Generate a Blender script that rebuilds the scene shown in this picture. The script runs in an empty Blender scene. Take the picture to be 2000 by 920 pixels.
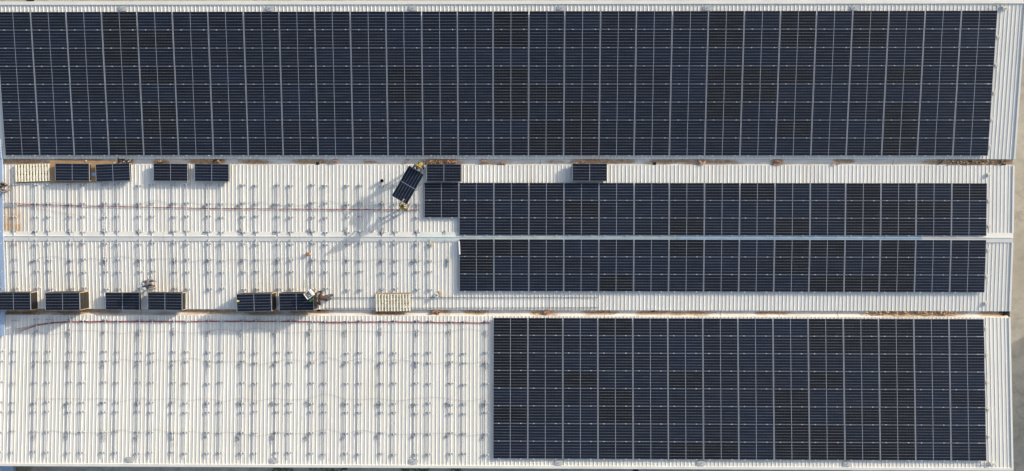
import bpy, bmesh, math, random
from mathutils import Vector, Matrix, Euler
random.seed(7)
scene = bpy.context.scene
COL = scene.collection
R = math.radians

# ---------------------------------------------------------------- camera, sky, sun, exposure
CAM_Z = 55.0
F_PX = 1380.0                      # focal length in pixels of the 2000 px wide photograph
CAM_ROT = Euler((-0.0286, 0.0096, 0.0013))
cam_data = bpy.data.cameras.new('camera')
cam_data.sensor_width = 36.0
cam_data.lens = 36.0 * F_PX / 2000.0
cam_data.clip_end = 2000.0
cam = bpy.data.objects.new('camera', cam_data)
cam.location = (0, 0, CAM_Z)
cam.rotation_euler = CAM_ROT
COL.objects.link(cam)
scene.camera = cam

SUN_AZ = 31.0                      # from +X towards +Y
SUN_EL = 15.5
world = bpy.data.worlds.new('World')
scene.world = world
world.use_nodes = True
wn = world.node_tree.nodes
wl = world.node_tree.links
sky = wn.new('ShaderNodeTexSky')
sky.sky_type = 'NISHITA'
sky.sun_disc = False
sky.sun_elevation = R(SUN_EL)
sky.sun_rotation = R(90.0 - SUN_AZ)
sky.air_density = 1.0
sky.dust_density = 3.0
sky.ozone_density = 1.0
hs = wn.new('ShaderNodeHueSaturation')
hs.inputs['Saturation'].default_value = 0.82
wl.new(sky.outputs[0], hs.inputs['Color'])
wl.new(hs.outputs[0], wn['Background'].inputs[0])
wn['Background'].inputs[1].default_value = 0.15

sun_data = bpy.data.lights.new('sun', 'SUN')
sun_data.energy = 2.9
sun_data.angle = R(0.8)
sun_data.color = (1.0, 0.90, 0.74)
sun = bpy.data.objects.new('sun', sun_data)
sd = Vector((math.cos(R(SUN_EL)) * math.cos(R(SUN_AZ)), math.cos(R(SUN_EL)) * math.sin(R(SUN_AZ)), math.sin(R(SUN_EL))))
sun.rotation_euler = sd.to_track_quat('Z', 'Y').to_euler()
COL.objects.link(sun)
scene.view_settings.view_transform = 'Standard'
scene.view_settings.look = 'None'
scene.view_settings.exposure = 0.61
scene.view_settings.gamma = 1.0

# ---------------------------------------------------------------- pixel -> point on a real plane
CR = CAM_ROT.to_matrix()
def ray(px, py):
    return CR @ Vector(((px - 1000.0) / F_PX, -(py - 460.0) / F_PX, -1.0))
def at(px, py, z=0.0):
    d = ray(px, py)
    t = (z - CAM_Z) / d.z
    return Vector((0, 0, CAM_Z)) + d * t
# panel planes: x0, y0, z0 of the upper left corner, slope angle (positive = rises towards +Y)
PL = {'top': (-33.8742, 13.0989, 9.269, 0.0712), 'mid': (-3.942, 2.1412, 8.545, -0.0111),
      'low': (-3.9382, -1.5668, 8.579, 0.0213), 'end': (-1.6884, -6.7535, 8.578, -0.0595)}
CP, RP = 2.30, 1.1525
LIFT = 0.145                       # panel face above the roof pan
def zplane(f, y):
    x0, y0, z0, s = PL[f]
    return z0 + (y - y0) * math.tan(s)
def zroof(f, y):
    return zplane(f, y) - LIFT
def on(px, py, f, h=0.0):          # point on the roof pan of slope f, h above it, seen at a pixel
    x0, y0, z0, s = PL[f]
    d = ray(px, py)
    tn = math.tan(s)
    z00 = z0 - LIFT + h - y0 * tn  # z = z00 + tn*y
    t = (z00 - CAM_Z) / (d.z - tn * d.y)
    return Vector((0, 0, CAM_Z)) + d * t

# ---------------------------------------------------------------- object helpers
def tag(o, label=None, cat=None, group=None, kind=None):
    if label: o['label'] = label
    if cat: o['category'] = cat
    if group: o['group'] = group
    if kind: o['kind'] = kind
    return o
def empty(name, loc=(0, 0, 0), rot=(0, 0, 0)):
    o = bpy.data.objects.new(name, None)
    o.empty_display_size = 0.1
    o.location = loc
    o.rotation_euler = rot
    COL.objects.link(o)
    return o
def link(name, me, parent=None, loc=None, rot=None):
    o = bpy.data.objects.new(name, me)
    COL.objects.link(o)
    if parent is not None: o.parent = parent
    if loc is not None: o.location = loc
    if rot is not None: o.rotation_euler = rot
    return o
def copy_tree(o, parent=None):
    c = o.copy()
    COL.objects.link(c)
    c.parent = parent
    for ch in o.children: copy_tree(ch, c)
    return c

class MB:
    def __init__(s): s.v = []; s.f = []; s.m = []
    def poly(s, pts, m=0):
        n = len(s.v); s.v += [tuple(p) for p in pts]; s.f.append(tuple(range(n, n + len(pts)))); s.m.append(m)
    def box(s, x0, x1, y0, y1, z0, z1, m=0, M=None):
        n = len(s.v)
        c = [(x0, y0, z0), (x1, y0, z0), (x1, y1, z0), (x0, y1, z0), (x0, y0, z1), (x1, y0, z1), (x1, y1, z1), (x0, y1, z1)]
        if M is not None: c = [tuple(M @ Vector(p)) for p in c]
        s.v += c
        for f in ((0, 3, 2, 1), (4, 5, 6, 7), (0, 1, 5, 4), (1, 2, 6, 5), (2, 3, 7, 6), (3, 0, 4, 7)):
            s.f.append(tuple(n + k for k in f)); s.m.append(m)
    def tube(s, pts, r, n=6, m=0, cap=True):
        pts = [Vector(p) for p in pts]
        rings = []
        for i, p in enumerate(pts):
            a = pts[max(i - 1, 0)]; b = pts[min(i + 1, len(pts) - 1)]
            t = (b - a).normalized()
            u = t.cross(Vector((0, 0, 1)))
            if u.length < 1e-3: u = t.cross(Vector((0, 1, 0)))
            u.normalize(); w = u.cross(t)
            rr = r[i] if isinstance(r, (list, tuple)) else r
            k0 = len(s.v)
            for k in range(n):
                an = 2 * math.pi * k / n
                s.v.append(tuple(p + u * math.cos(an) * rr + w * math.sin(an) * rr))
            rings.append(k0)
        for a, b in zip(rings, rings[1:]):
            for k in range(n):
                s.f.append((a + k, b + k, b + (k + 1) % n, a + (k + 1) % n)); s.m.append(m)
        if cap:
            s.f.append(tuple(rings[0] + k for k in range(n))); s.m.append(m)
            s.f.append(tuple(rings[-1] + k for k in reversed(range(n)))); s.m.append(m)
    def lathe(s, prof, n=20, c=(0, 0, 0), m=0):
        rings = []
        for (r, z) in prof:
            k0 = len(s.v)
            for k in range(n):
                an = 2 * math.pi * k / n
                s.v.append((c[0] + r * math.cos(an), c[1] + r * math.sin(an), c[2] + z))
            rings.append(k0)
        for a, b in zip(rings, rings[1:]):
            for k in range(n):
                s.f.append((a + k, a + (k + 1) % n, b + (k + 1) % n, b + k)); s.m.append(m)
    def mesh(s, name, mats, smooth=False):
        me = bpy.data.meshes.new(name)
        me.from_pydata(s.v, [], s.f)
        for mm in (mats if isinstance(mats, (list, tuple)) else [mats]): me.materials.append(mm)
        me.polygons.foreach_set('material_index', s.m)
        if smooth: me.polygons.foreach_set('use_smooth', [True] * len(s.f))
        me.validate(); me.update()
        return me

# ---------------------------------------------------------------- materials
def mat(name, col=(0.5, 0.5, 0.5), rough=0.6, metal=0.0, spec=0.5, vary=0.0, nscale=3.0):
    m = bpy.data.materials.new(name); m.use_nodes = True
    nt = m.node_tree; b = nt.nodes['Principled BSDF']
    b.inputs['Base Color'].default_value = (*col, 1)
    b.inputs['Roughness'].default_value = rough
    b.inputs['Metallic'].default_value = metal
    b.inputs['Specular IOR Level'].default_value = spec
    if vary:
        tc = nt.nodes.new('ShaderNodeTexCoord')
        n = nt.nodes.new('ShaderNodeTexNoise'); n.inputs['Scale'].default_value = nscale; n.inputs['Detail'].default_value = 5
        nt.links.new(tc.outputs['Object'], n.inputs['Vector'])
        mx = nt.nodes.new('ShaderNodeMix'); mx.data_type = 'RGBA'
        mx.inputs['A'].default_value = (*[c * (1 - vary) for c in col], 1)
        mx.inputs['B'].default_value = (*[min(1, c * (1 + vary)) for c in col], 1)
        rp = nt.nodes.new('ShaderNodeMapRange'); rp.inputs['From Min'].default_value = 0.3; rp.inputs['From Max'].default_value = 0.7
        nt.links.new(n.outputs['Fac'], rp.inputs['Value'])
        nt.links.new(rp.outputs['Result'], mx.inputs['Factor'])
        nt.links.new(mx.outputs['Result'], b.inputs['Base Color'])
    return m

class NG:                                        # small node-graph helper
    def __init__(s, m): s.nt = m.node_tree; s.b = s.nt.nodes['Principled BSDF']
    def n(s, t, **k):
        x = s.nt.nodes.new(t)
        for a, v in k.items(): setattr(x, a, v)
        return x
    def l(s, a, b): s.nt.links.new(a, b)
    def math(s, op, a, b=None, c=None):
        x = s.n('ShaderNodeMath', operation=op)
        for i, v in enumerate((a, b, c)):
            if v is None: continue
            if isinstance(v, (int, float)): x.inputs[i].default_value = v
            else: s.l(v, x.inputs[i])
        return x.outputs[0]
    def mix(s, fac, a, b, blend='MIX'):
        x = s.n('ShaderNodeMix', data_type='RGBA', blend_type=blend)
        for key, v in (('Factor', fac), ('A', a), ('B', b)):
            if isinstance(v, (int, float)): x.inputs[key].default_value = v
            elif isinstance(v, tuple): x.inputs[key].default_value = (*v, 1)
            else: s.l(v, x.inputs[key])
        return x.outputs['Result']
    def ramp(s, v, lo, hi, a=0.0, b=1.0):
        x = s.n('ShaderNodeMapRange')
        s.l(v, x.inputs['Value'])
        for k, q in (('From Min', lo), ('From Max', hi), ('To Min', a), ('To Max', b)): x.inputs[k].default_value = q
        return x.outputs['Result']
    def noise(s, vec, scale, detail=4, rough=0.55):
        x = s.n('ShaderNodeTexNoise'); x.inputs['Scale'].default_value = scale; x.inputs['Detail'].default_value = detail
        x.inputs['Roughness'].default_value = rough
        s.l(vec, x.inputs['Vector']); return x.outputs['Fac']
    def mapping(s, vec, scale):
        x = s.n('ShaderNodeMapping'); x.inputs['Scale'].default_value = scale
        s.l(vec, x.inputs['Vector']); return x.outputs[0]

def roof_material():
    m = mat('white coated roof steel', (0.74, 0.74, 0.72), 0.45)
    g = NG(m)
    tc = g.n('ShaderNodeTexCoord').outputs['Object']
    blot = g.noise(g.mapping(tc, (1, 1, 1)), 0.22, 4)
    streak = g.noise(g.mapping(tc, (3.2, 0.16, 1)), 1.0, 4, 0.6)
    fine = g.noise(tc, 3.0, 5, 0.7)
    c = g.mix(g.ramp(blot, 0.35, 0.65), (0.72, 0.712, 0.66), (0.765, 0.76, 0.725))
    c = g.mix(g.math('MULTIPLY', g.ramp(streak, 0.45, 0.72), 0.55), c, (0.60, 0.59, 0.56))
    c = g.mix(g.math('MULTIPLY', g.ramp(fine, 0.58, 0.75), 0.25), c, (0.50, 0.46, 0.40))
    sx = g.n('ShaderNodeSeparateXYZ'); g.l(tc, sx.inputs[0])
    sheet_id = g.math('FLOOR', g.math('DIVIDE', sx.outputs[0], 0.99))
    wn_ = g.n('ShaderNodeTexWhiteNoise', noise_dimensions='1D'); g.l(sheet_id, wn_.inputs['W'])
    c = g.mix(g.math('MULTIPLY', wn_.outputs['Value'], 0.22), c, (0.60, 0.605, 0.60))
    lap = g.ramp(g.math('PINGPONG', sx.outputs[0], 0.495), 0.006, 0.012, 1.0, 0.0)
    c = g.mix(g.math('MULTIPLY', lap, 0.35), c, (0.35, 0.35, 0.34))
    at_ = g.n('ShaderNodeAttribute', attribute_name='dirt').outputs['Fac']
    big = g.noise(tc, 1.6, 5, 0.65)
    d = g.math('MULTIPLY', at_, g.ramp(big, 0.3, 0.6, 0.3, 1.0))
    c = g.mix(d, c, (0.50, 0.31, 0.15))
    g.l(c, g.b.inputs['Base Color'])
    return m
def gutter_material():
    m = mat('galvanised gutter with silt', (0.5, 0.5, 0.5), 0.5)
    g = NG(m)
    tc = g.n('ShaderNodeTexCoord').outputs['Object']
    base = g.mix(g.ramp(g.noise(g.mapping(tc, (0.3, 2, 1)), 1.2, 4), 0.35, 0.7), (0.72, 0.705, 0.67), (0.60, 0.585, 0.555))
    at_ = g.n('ShaderNodeAttribute', attribute_name='dirt').outputs['Fac']
    n1 = g.noise(g.mapping(tc, (0.6, 2.2, 1)), 2.2, 7, 0.68)
    n2 = g.noise(tc, 6.0, 6, 0.7)
    e = g.math('ADD', at_, g.math('MULTIPLY', g.math('SUBTRACT', n1, 0.5), 1.3))
    e = g.ramp(e, 0.16, 0.62)
    silt = g.mix(g.ramp(n2, 0.38, 0.64), (0.24, 0.155, 0.095), (0.54, 0.38, 0.235))
    light = g.math('MULTIPLY', g.ramp(n1, 0.42, 0.62), 0.40)
    c = g.mix(light, base, (0.42, 0.33, 0.24))
    c = g.mix(e, c, silt)
    g.l(c, g.b.inputs['Base Color'])
    return m
def cell_material(batch='navy'):
    # the cell sheet of a panel: 2.216 x 1.110 in object space, centred; island coordinates come from the UV map (metres)
    m = mat('monocrystalline cells under glass', (0.01, 0.012, 0.02), 0.14, 0, 0.32)
    g = NG(m)
    uv = g.n('ShaderNodeUVMap', uv_map='UVMap').outputs[0]
    sp = g.n('ShaderNodeSeparateXYZ'); g.l(uv, sp.inputs[0])
    x, y = sp.outputs[0], sp.outputs[1]
    oi = g.n('ShaderNodeObjectInfo').outputs['Random']
    isl = g.n('ShaderNodeNewGeometry').outputs['Random Per Island']
    rnd = g.math('FRACT', g.math('ADD', oi, g.math('MULTIPLY', isl, 3.7)))
    rnd2 = g.math('FRACT', g.math('MULTIPLY', rnd, 13.37))
    # tone of the single panel
    c = g.mix(g.ramp(rnd, 0.0, 1.0), (0.0052, 0.0076, 0.0160), (0.0068, 0.0122, 0.0285))
    if batch == 'black': c = g.mix(g.ramp(rnd2, 0.0, 1.0), (0.0056, 0.0064, 0.0092), (0.0070, 0.0072, 0.0088))
    geo = g.n('ShaderNodeNewGeometry').outputs['Position']
    c = g.mix(g.math('MULTIPLY', g.ramp(g.noise(geo, 2.2, 3), 0.35, 0.7), 0.35), c, (0.0075, 0.007, 0.0095))
    def line(v, pitch, half, soft, off=0.0):     # soft line every pitch
        w = g.math('PINGPONG', g.math('ADD', v, off), pitch / 2)
        return g.ramp(w, half, half + soft, 1.0, 0.0)
    rows = line(y, 1.110 / 6, 0.005, 0.008)
    cols = line(x, 2.216 / 24, 0.003, 0.008)
    mid = g.ramp(g.math('ABSOLUTE', x), 0.009, 0.017, 1.0, 0.0)
    # x and y run from the centre, so rows fall at 0, +-1/6 ...
    rowstr = g.ramp(g.noise(g.mapping(geo, (0.7, 4, 1)), 1.0, 2), 0.35, 0.65, 0.55, 1.0)
    c = g.mix(g.math('MULTIPLY', cols, 0.18), c, (0.14, 0.16, 0.20))
    c = g.mix(g.math('MULTIPLY', g.math('MULTIPLY', rows, 0.52), rowstr), c, (0.36, 0.39, 0.45))
    c = g.mix(g.math('MULTIPLY', mid, 0.85), c, (0.38, 0.43, 0.52))
    g.l(c, g.b.inputs['Base Color'])
    return m
def ground_material():
    m = mat('sandy concrete yard', (0.4, 0.36, 0.3), 0.9)
    g = NG(m)
    tc = g.n('ShaderNodeTexCoord').outputs['Object']
    c = g.mix(g.ramp(g.noise(tc, 0.12, 6, 0.6), 0.35, 0.65), (0.38, 0.35, 0.285), (0.50, 0.47, 0.40))
    c = g.mix(g.math('MULTIPLY', g.ramp(g.noise(tc, 0.9, 7, 0.7), 0.44, 0.66), 0.75), c, (0.29, 0.27, 0.23))
    c = g.mix(g.math('MULTIPLY', g.ramp(g.noise(tc, 6, 5, 0.7), 0.5, 0.8), 0.5), c, (0.24, 0.22, 0.19))
    v = g.n('ShaderNodeTexVoronoi', feature='DISTANCE_TO_EDGE'); v.inputs['Scale'].default_value = 0.13
    wob = g.n('ShaderNodeVectorMath', operation='ADD')
    nn = g.n('ShaderNodeTexNoise'); nn.inputs['Scale'].default_value = 0.5; nn.inputs['Detail'].default_value = 6
    g.l(tc, nn.inputs['Vector']); sc = g.n('ShaderNodeVectorMath', operation='SCALE'); sc.inputs['Scale'].default_value = 3.0
    g.l(nn.outputs['Color'], sc.inputs[0]); g.l(tc, wob.inputs[0]); g.l(sc.outputs[0], wob.inputs[1]); g.l(wob.outputs[0], v.inputs['Vector'])
    c = g.mix(g.math('MULTIPLY', g.ramp(v.outputs['Distance'], 0.004, 0.012, 1.0, 0.0), 0.32), c, (0.22, 0.20, 0.17))
    g.l(c, g.b.inputs['Base Color'])
    return m

M_ROOF = roof_material(); M_GUT = gutter_material(); M_CELL = cell_material(); M_CELLB = cell_material('black'); M_GROUND = ground_material()
M_TRIM = mat('white folded trim', (0.74, 0.735, 0.70), 0.4, vary=0.06, nscale=0.8)
M_WALL = mat('painted wall sheeting', (0.55, 0.55, 0.52), 0.6, vary=0.08)
M_ALU = mat('anodised aluminium', (0.40, 0.43, 0.49), 0.35, 0.35)
M_ALUD = mat('slim panel rim', (0.24, 0.27, 0.33), 0.4, 0.3)
M_CLAMP = mat('bright clamp', (0.66, 0.68, 0.71), 0.3, 0.1)
M_RAIL = mat('mill finish rail', (0.62, 0.64, 0.68), 0.4, 0.3)
M_BRK = mat('zinc bracket', (0.31, 0.33, 0.37), 0.45, 0.4)
M_WOOD = mat('pale pine', (0.92, 0.84, 0.68), 0.8, vary=0.18, nscale=6)
M_WOODD = mat('weathered pine', (0.58, 0.46, 0.31), 0.8, vary=0.25, nscale=6)
M_WOODSHADE = mat('wood darkened as gap shade', (0.34, 0.25, 0.16), 0.85, vary=0.25, nscale=6)  # darker wood paints the shade seen between the slats of empty pallets
M_CARD = mat('brown cardboard', (0.42, 0.27, 0.14), 0.85, vary=0.18, nscale=2)
M_DARK = mat('dark panel edges', (0.024, 0.022, 0.021), 0.5, vary=0.3, nscale=8)
M_BLACK = mat('black rubber', (0.012, 0.012, 0.013), 0.6)
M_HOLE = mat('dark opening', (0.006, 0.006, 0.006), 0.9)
M_RED = mat('red cable', (0.38, 0.045, 0.035), 0.5)
M_RED2 = mat('dark red cable', (0.20, 0.03, 0.03), 0.5)
M_GREYC = mat('grey cable', (0.17, 0.18, 0.20), 0.6)
M_WIRE = mat('thin grey wire', (0.26, 0.26, 0.25), 0.6)
M_OPT = mat('grey power box', (0.30, 0.33, 0.37), 0.4)
M_COND = mat('galvanised conduit', (0.62, 0.66, 0.70), 0.35, 0.4)
M_TRAY = mat('blue grey steel and tray sky tint', (0.36, 0.47, 0.64), 0.45, 0.1, vary=0.05, nscale=1)  # on the tray, the reflected sky is put into the blue base colour
M_BRICK = mat('terracotta brick', (0.42, 0.23, 0.15), 0.9, vary=0.2, nscale=9)
M_PLATE = mat('grey bitumen patch', (0.44, 0.46, 0.47), 0.8, vary=0.15, nscale=8)
M_PLATEW = mat('pale bracket', (0.66, 0.64, 0.58), 0.5, vary=0.1, nscale=5)
M_VEST = mat('yellow safety vest', (0.46, 0.38, 0.03), 0.8, vary=0.1, nscale=10)
def vest_material(k):
    m = mat('yellow safety vest', (0.44, 0.36, 0.03), 0.85)
    g = NG(m)
    tc = g.n('ShaderNodeTexCoord').outputs['Object']
    sp = g.n('ShaderNodeSeparateXYZ'); g.l(tc, sp.inputs[0])
    w = g.math('PINGPONG', g.math('ADD', g.math('MULTIPLY', sp.outputs[2], 0.5), sp.outputs[0]), 0.06)
    c = g.mix(g.ramp(w, 0.028, 0.034), (0.018, 0.018, 0.026), (0.34 * k, 0.275 * k, 0.025 * k))
    g.l(c, g.b.inputs['Base Color'])
    return m
M_VEST = vest_material(1.0); M_VESTB = vest_material(1.9)
M_SKIN = mat('skin', (0.26, 0.145, 0.10), 0.6)
M_HAIR = mat('dark hair', (0.02, 0.014, 0.011), 0.7)
M_JEAN = mat('dark blue trousers', (0.035, 0.04, 0.07), 0.9)
M_GREYT = mat('grey shirt', (0.11, 0.105, 0.12), 0.9, vary=0.2, nscale=12)
M_WHITET = mat('white shirt', (0.72, 0.72, 0.76), 0.9)
M_REDT = mat('red brown shirt', (0.050, 0.026, 0.021), 0.9, vary=0.2, nscale=12)
M_GLOVE = mat('pale glove', (0.66, 0.64, 0.62), 0.9)
M_BOOT = mat('work boot', (0.06, 0.045, 0.035), 0.8)
M_FOAM = mat('white foam', (0.82, 0.80, 0.76), 0.7)
M_GREEN = mat('green cloth', (0.12, 0.28, 0.05), 0.8)
M_LEAF = mat('weed leaves', (0.06, 0.10, 0.03), 0.8, vary=0.3, nscale=5)
M_OLIVE = mat('olive sheet', (0.20, 0.18, 0.12), 0.8, vary=0.15)

# ---------------------------------------------------------------- ground
mb = MB(); S = 450
mb.poly([(-S, -S, 0), (S, -S, 0), (S, S, 0), (-S, S, 0)])
tag(link('ground', mb.mesh('ground', M_GROUND)), 'pale sandy concrete yard around the warehouse', kind='structure')

# ---------------------------------------------------------------- the warehouse
wh = empty('warehouse', (0, 0, 0))
tag(wh, 'white warehouse with long ribbed metal roofs carrying solar panels', 'warehouse')
XL = -38.5
def Y_of(px, py, f, h=0.0): return on(px, py, f, h).y
RIB = 0.2475
STAINS = []       # (x, y, rx, ry, strength) on the roofs
def stain(px, py, f, rx, ry, st):
    p = on(px, py, f); STAINS.append((p.x, p.y, rx, ry, st))
stain(18, 430, 'mid', 0.9, 1.3, 0.75); stain(33, 440, 'mid', 0.35, 0.9, 0.7); stain(5, 455, 'mid', 0.6, 0.5, .5)
stain(20, 350, 'mid', 0.7, 0.8, .25); stain(655, 490, 'low', .3, .3, .2)
for k in range(70):
    STAINS.append((random.uniform(-33, 31), random.uniform(-13, 3), random.uniform(.1, .5), random.uniform(.2, 1.0), random.uniform(.05, .16)))
def dirt_at(x, y):
    d = 0
    for (sx, sy, rx, ry, st) in STAINS:
        q = ((x - sx) / rx) ** 2 + ((y - sy) / ry) ** 2
        if q < 4: d += st * math.exp(-q)
    return min(1, d)
def ribbed_roof(f, ya, yb, x0, x1):
    # real ribs: pan, flank, crest, flank; subdivided along the slope
    prof = []
    x = x1 - 0.06
    hw, cw, hh = 0.040, 0.014, 0.020
    xs = []
    while x > x0:
        xs.append(x); x -= RIB
    pr = [(x1, 0.0)]
    for c in xs:
        pr += [(c + hw, 0), (c + cw, hh), (c - cw, hh), (c - hw, 0)]
    pr.append((x0, 0))
    ny = max(4, int(abs(ya - yb) / 0.45))
    v = []; fa = []; att = []
    n = len(pr)
    for j in range(ny + 1):
        y = ya + (yb - ya) * j / ny
        z = zroof(f, y)
        for (px, pz) in pr:
            v.append((px, y, z + pz)); att.append(dirt_at(px, y))
    for j in range(ny):
        for i in range(n - 1):
            a = j * n + i
            fa.append((a, a + n, a + n + 1, a + 1) if ya < yb else (a, a + 1, a + n + 1, a + n))
    # underside sheet 25 mm below
    b = len(v)
    for (xx, yy) in ((x0, ya), (x1, ya), (x1, yb), (x0, yb)):
        v.append((xx, yy, zroof(f, yy) - 0.03)); att.append(0)
    fa.append((b, b + 1, b + 2, b + 3) if ya > yb else (b + 3, b + 2, b + 1, b))
    me = bpy.data.meshes.new('roof_slope'); me.from_pydata(v, [], fa); me.materials.append(M_ROOF)
    me.attributes.new('dirt', 'FLOAT', 'POINT').data.foreach_set('value', att)
    me.update()
    o = link('roof_slope', me, wh)
    return o
# edges read from the photograph
XR_TOP = on(1999.4, 60, 'top').x
XR_MID = on(1979.0, 400, 'mid').x
XR_LOW = on(1972.0, 590, 'low').x
XR_END = on(1973.5, 700, 'end').x
XR = (XR_TOP + XR_MID + XR_LOW + XR_END) / 4
print('XR', XR_TOP, XR_MID, XR_LOW, XR_END)
yT0, yT1 = Y_of(1000, 8.6, 'top'), Y_of(1000, 310.5, 'top')
yM0, yM1 = Y_of(1000, 322.5, 'mid'), Y_of(1000, 456, 'mid')
yL0, yL1 = Y_of(1000, 469, 'low'), Y_of(1000, 605.5, 'low')
yE0, yE1 = Y_of(1000, 617.5, 'end'), Y_of(1000, 909, 'end')
ribbed_roof('top', yT0, yT1, XL, XR_TOP)
ribbed_roof('mid', yM0, yM1, XL, XR_MID)
ribbed_roof('low', yL0, yL1, XL, XR_MID)
ribbed_roof('end', yE0, yE1, XL, XR_END)
# ridge cap: two flaps and a raised rounded joint, with lap lines
mb = MB()
rzc = max(zroof('mid', yM1), zroof('low', yL0)) + 0.075
yR = (yM1 + yL0) / 2
yA = Y_of(1000, 453.5, 'mid'); yB = Y_of(1000, 472, 'low')
x = XL
while x < XR_MID:
    xe = min(x + 3.0, XR_MID)
    o_ = 0.002 * (int((x - XL) / 3) % 2)
    zA = zroof('mid', yA) + 0.040; zB = zroof('low', yB) + 0.040
    pr = [(yA, zA - 0.02), (yA, zA), (yR + 0.03, rzc - 0.008), (yR + 0.022, rzc + 0.016), (yR - 0.022, rzc + 0.016), (yR - 0.03, rzc - 0.008), (yB, zB), (yB, zB - 0.02)]
    for (a, b) in zip(pr, pr[1:]):
        mb.poly([(x, a[0], a[1] + o_), (x, b[0], b[1] + o_), (xe - .012, b[0], b[1] + o_), (xe - .012, a[0], a[1] + o_)])
    mb.poly([(xe - .012, yA, zA - .004), (xe - .012, yB, zB - .004), (xe, yB, zB - .004), (xe, yA, zA - .004)])
    x = xe
mb.poly([(XL, yA, zA - .03), (XL, yB, zB - .03), (XR_MID, yB, zB - .03), (XR_MID, yA, zA - .03)])
link('ridge_cap', mb.mesh('ridge_cap', M_TRIM), wh)
def film(px0, px1, col, t0=.12, t1=.95):
    mb = MB()
    xa, xb = on(px0, 458, 'mid').x, on(px1, 458, 'mid').x
    ya_, yb_ = yA + (yR + .03 - yA) * t0, yA + (yR + .03 - yA) * t1
    za_, zb_ = zA + (rzc - .008 - zA) * t0 + .006, zA + (rzc - .008 - zA) * t1 + .006
    mb.poly([(xa, ya_, za_), (xa, yb_, zb_), (xb, yb_, zb_), (xb, ya_, za_)])
    zt = rzc + .016 + .006
    lf = lambda u: (yR - .03 + (yB - yR + .03) * u, rzc - .008 + (zB - rzc + .008) * u + .006)
    seg = [(yb_, zb_), (yR + .03, zt), (yR - .03, zt), lf(0.06), lf(0.75)]
    for a, b in zip(seg, seg[1:]): mb.poly([(xa, a[0], a[1]), (xa, b[0], b[1]), (xb, b[0], b[1]), (xb, a[0], a[1])])
    link('protective_film', mb.mesh('protective_film', mat('protective film', col, .35, vary=.12, nscale=1.5)), wh)
film(815, 1094, (.66, .72, .69)); film(1095, 1318, (.56, .65, .69)); film(1319, 1800, (.45, .59, .69))
# capping along the far and the near edge of the building
def edge_cap(f, ya, yb, x1, rise):
    mb = MB()
    za = zroof(f, ya)
    s = 1 if yb > ya else -1
    mb.box(XL, x1, min(ya, yb), max(ya, yb), za - 0.16, za + rise)
    mb.box(XL, x1, min(yb, yb + s * .03), max(yb, yb + s * .03), za - 0.5, za + rise - .015)
    return link('edge_capping', mb.mesh('edge_capping', M_TRIM), wh)
dT = at(1000, 2.0, zroof('top', yT0) + .06).y
dB = at(1000, 914.6, zroof('end', yE1) + .06).y
edge_cap('top', yT0, dT, XR_TOP + .02, 0.06)
edge_cap('end', yE1, dB, XR_END + .02, 0.06)
# verge trim down the right hand edge
def verge(f, ya, yb, x1, w=0.09):
    mb = MB()
    n = 2
    for (x_0, x_1, dz0, dz1) in ((x1 - w, x1 + .03, 0.03, 0.046), (x1 + .012, x1 + .03, -0.28, 0.03)):
        za, zb = zroof(f, ya), zroof(f, yb)
        mb.v_ = None
        k = len(mb.v)
        mb.v += [(x_0, ya, za + dz0), (x_1, ya, za + dz0), (x_1, yb, zb + dz0), (x_0, yb, zb + dz0),
                 (x_0, ya, za + dz1), (x_1, ya, za + dz1), (x_1, yb, zb + dz1), (x_0, yb, zb + dz1)]
        for q in ((0, 1, 2, 3), (7, 6, 5, 4), (4, 5, 1, 0), (5, 6, 2, 1), (6, 7, 3, 2), (7, 4, 0, 3)):
            mb.f.append(tuple(k + t for t in q)); mb.m.append(0)
    link('verge_trim', mb.mesh('verge_trim', M_TRIM), wh)
verge('top', yT0, yT1, XR_TOP); verge('mid', yM0, yA, XR_MID); verge('low', yB, yL1, XR_MID); verge('end', yE0, yE1, XR_END)
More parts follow.
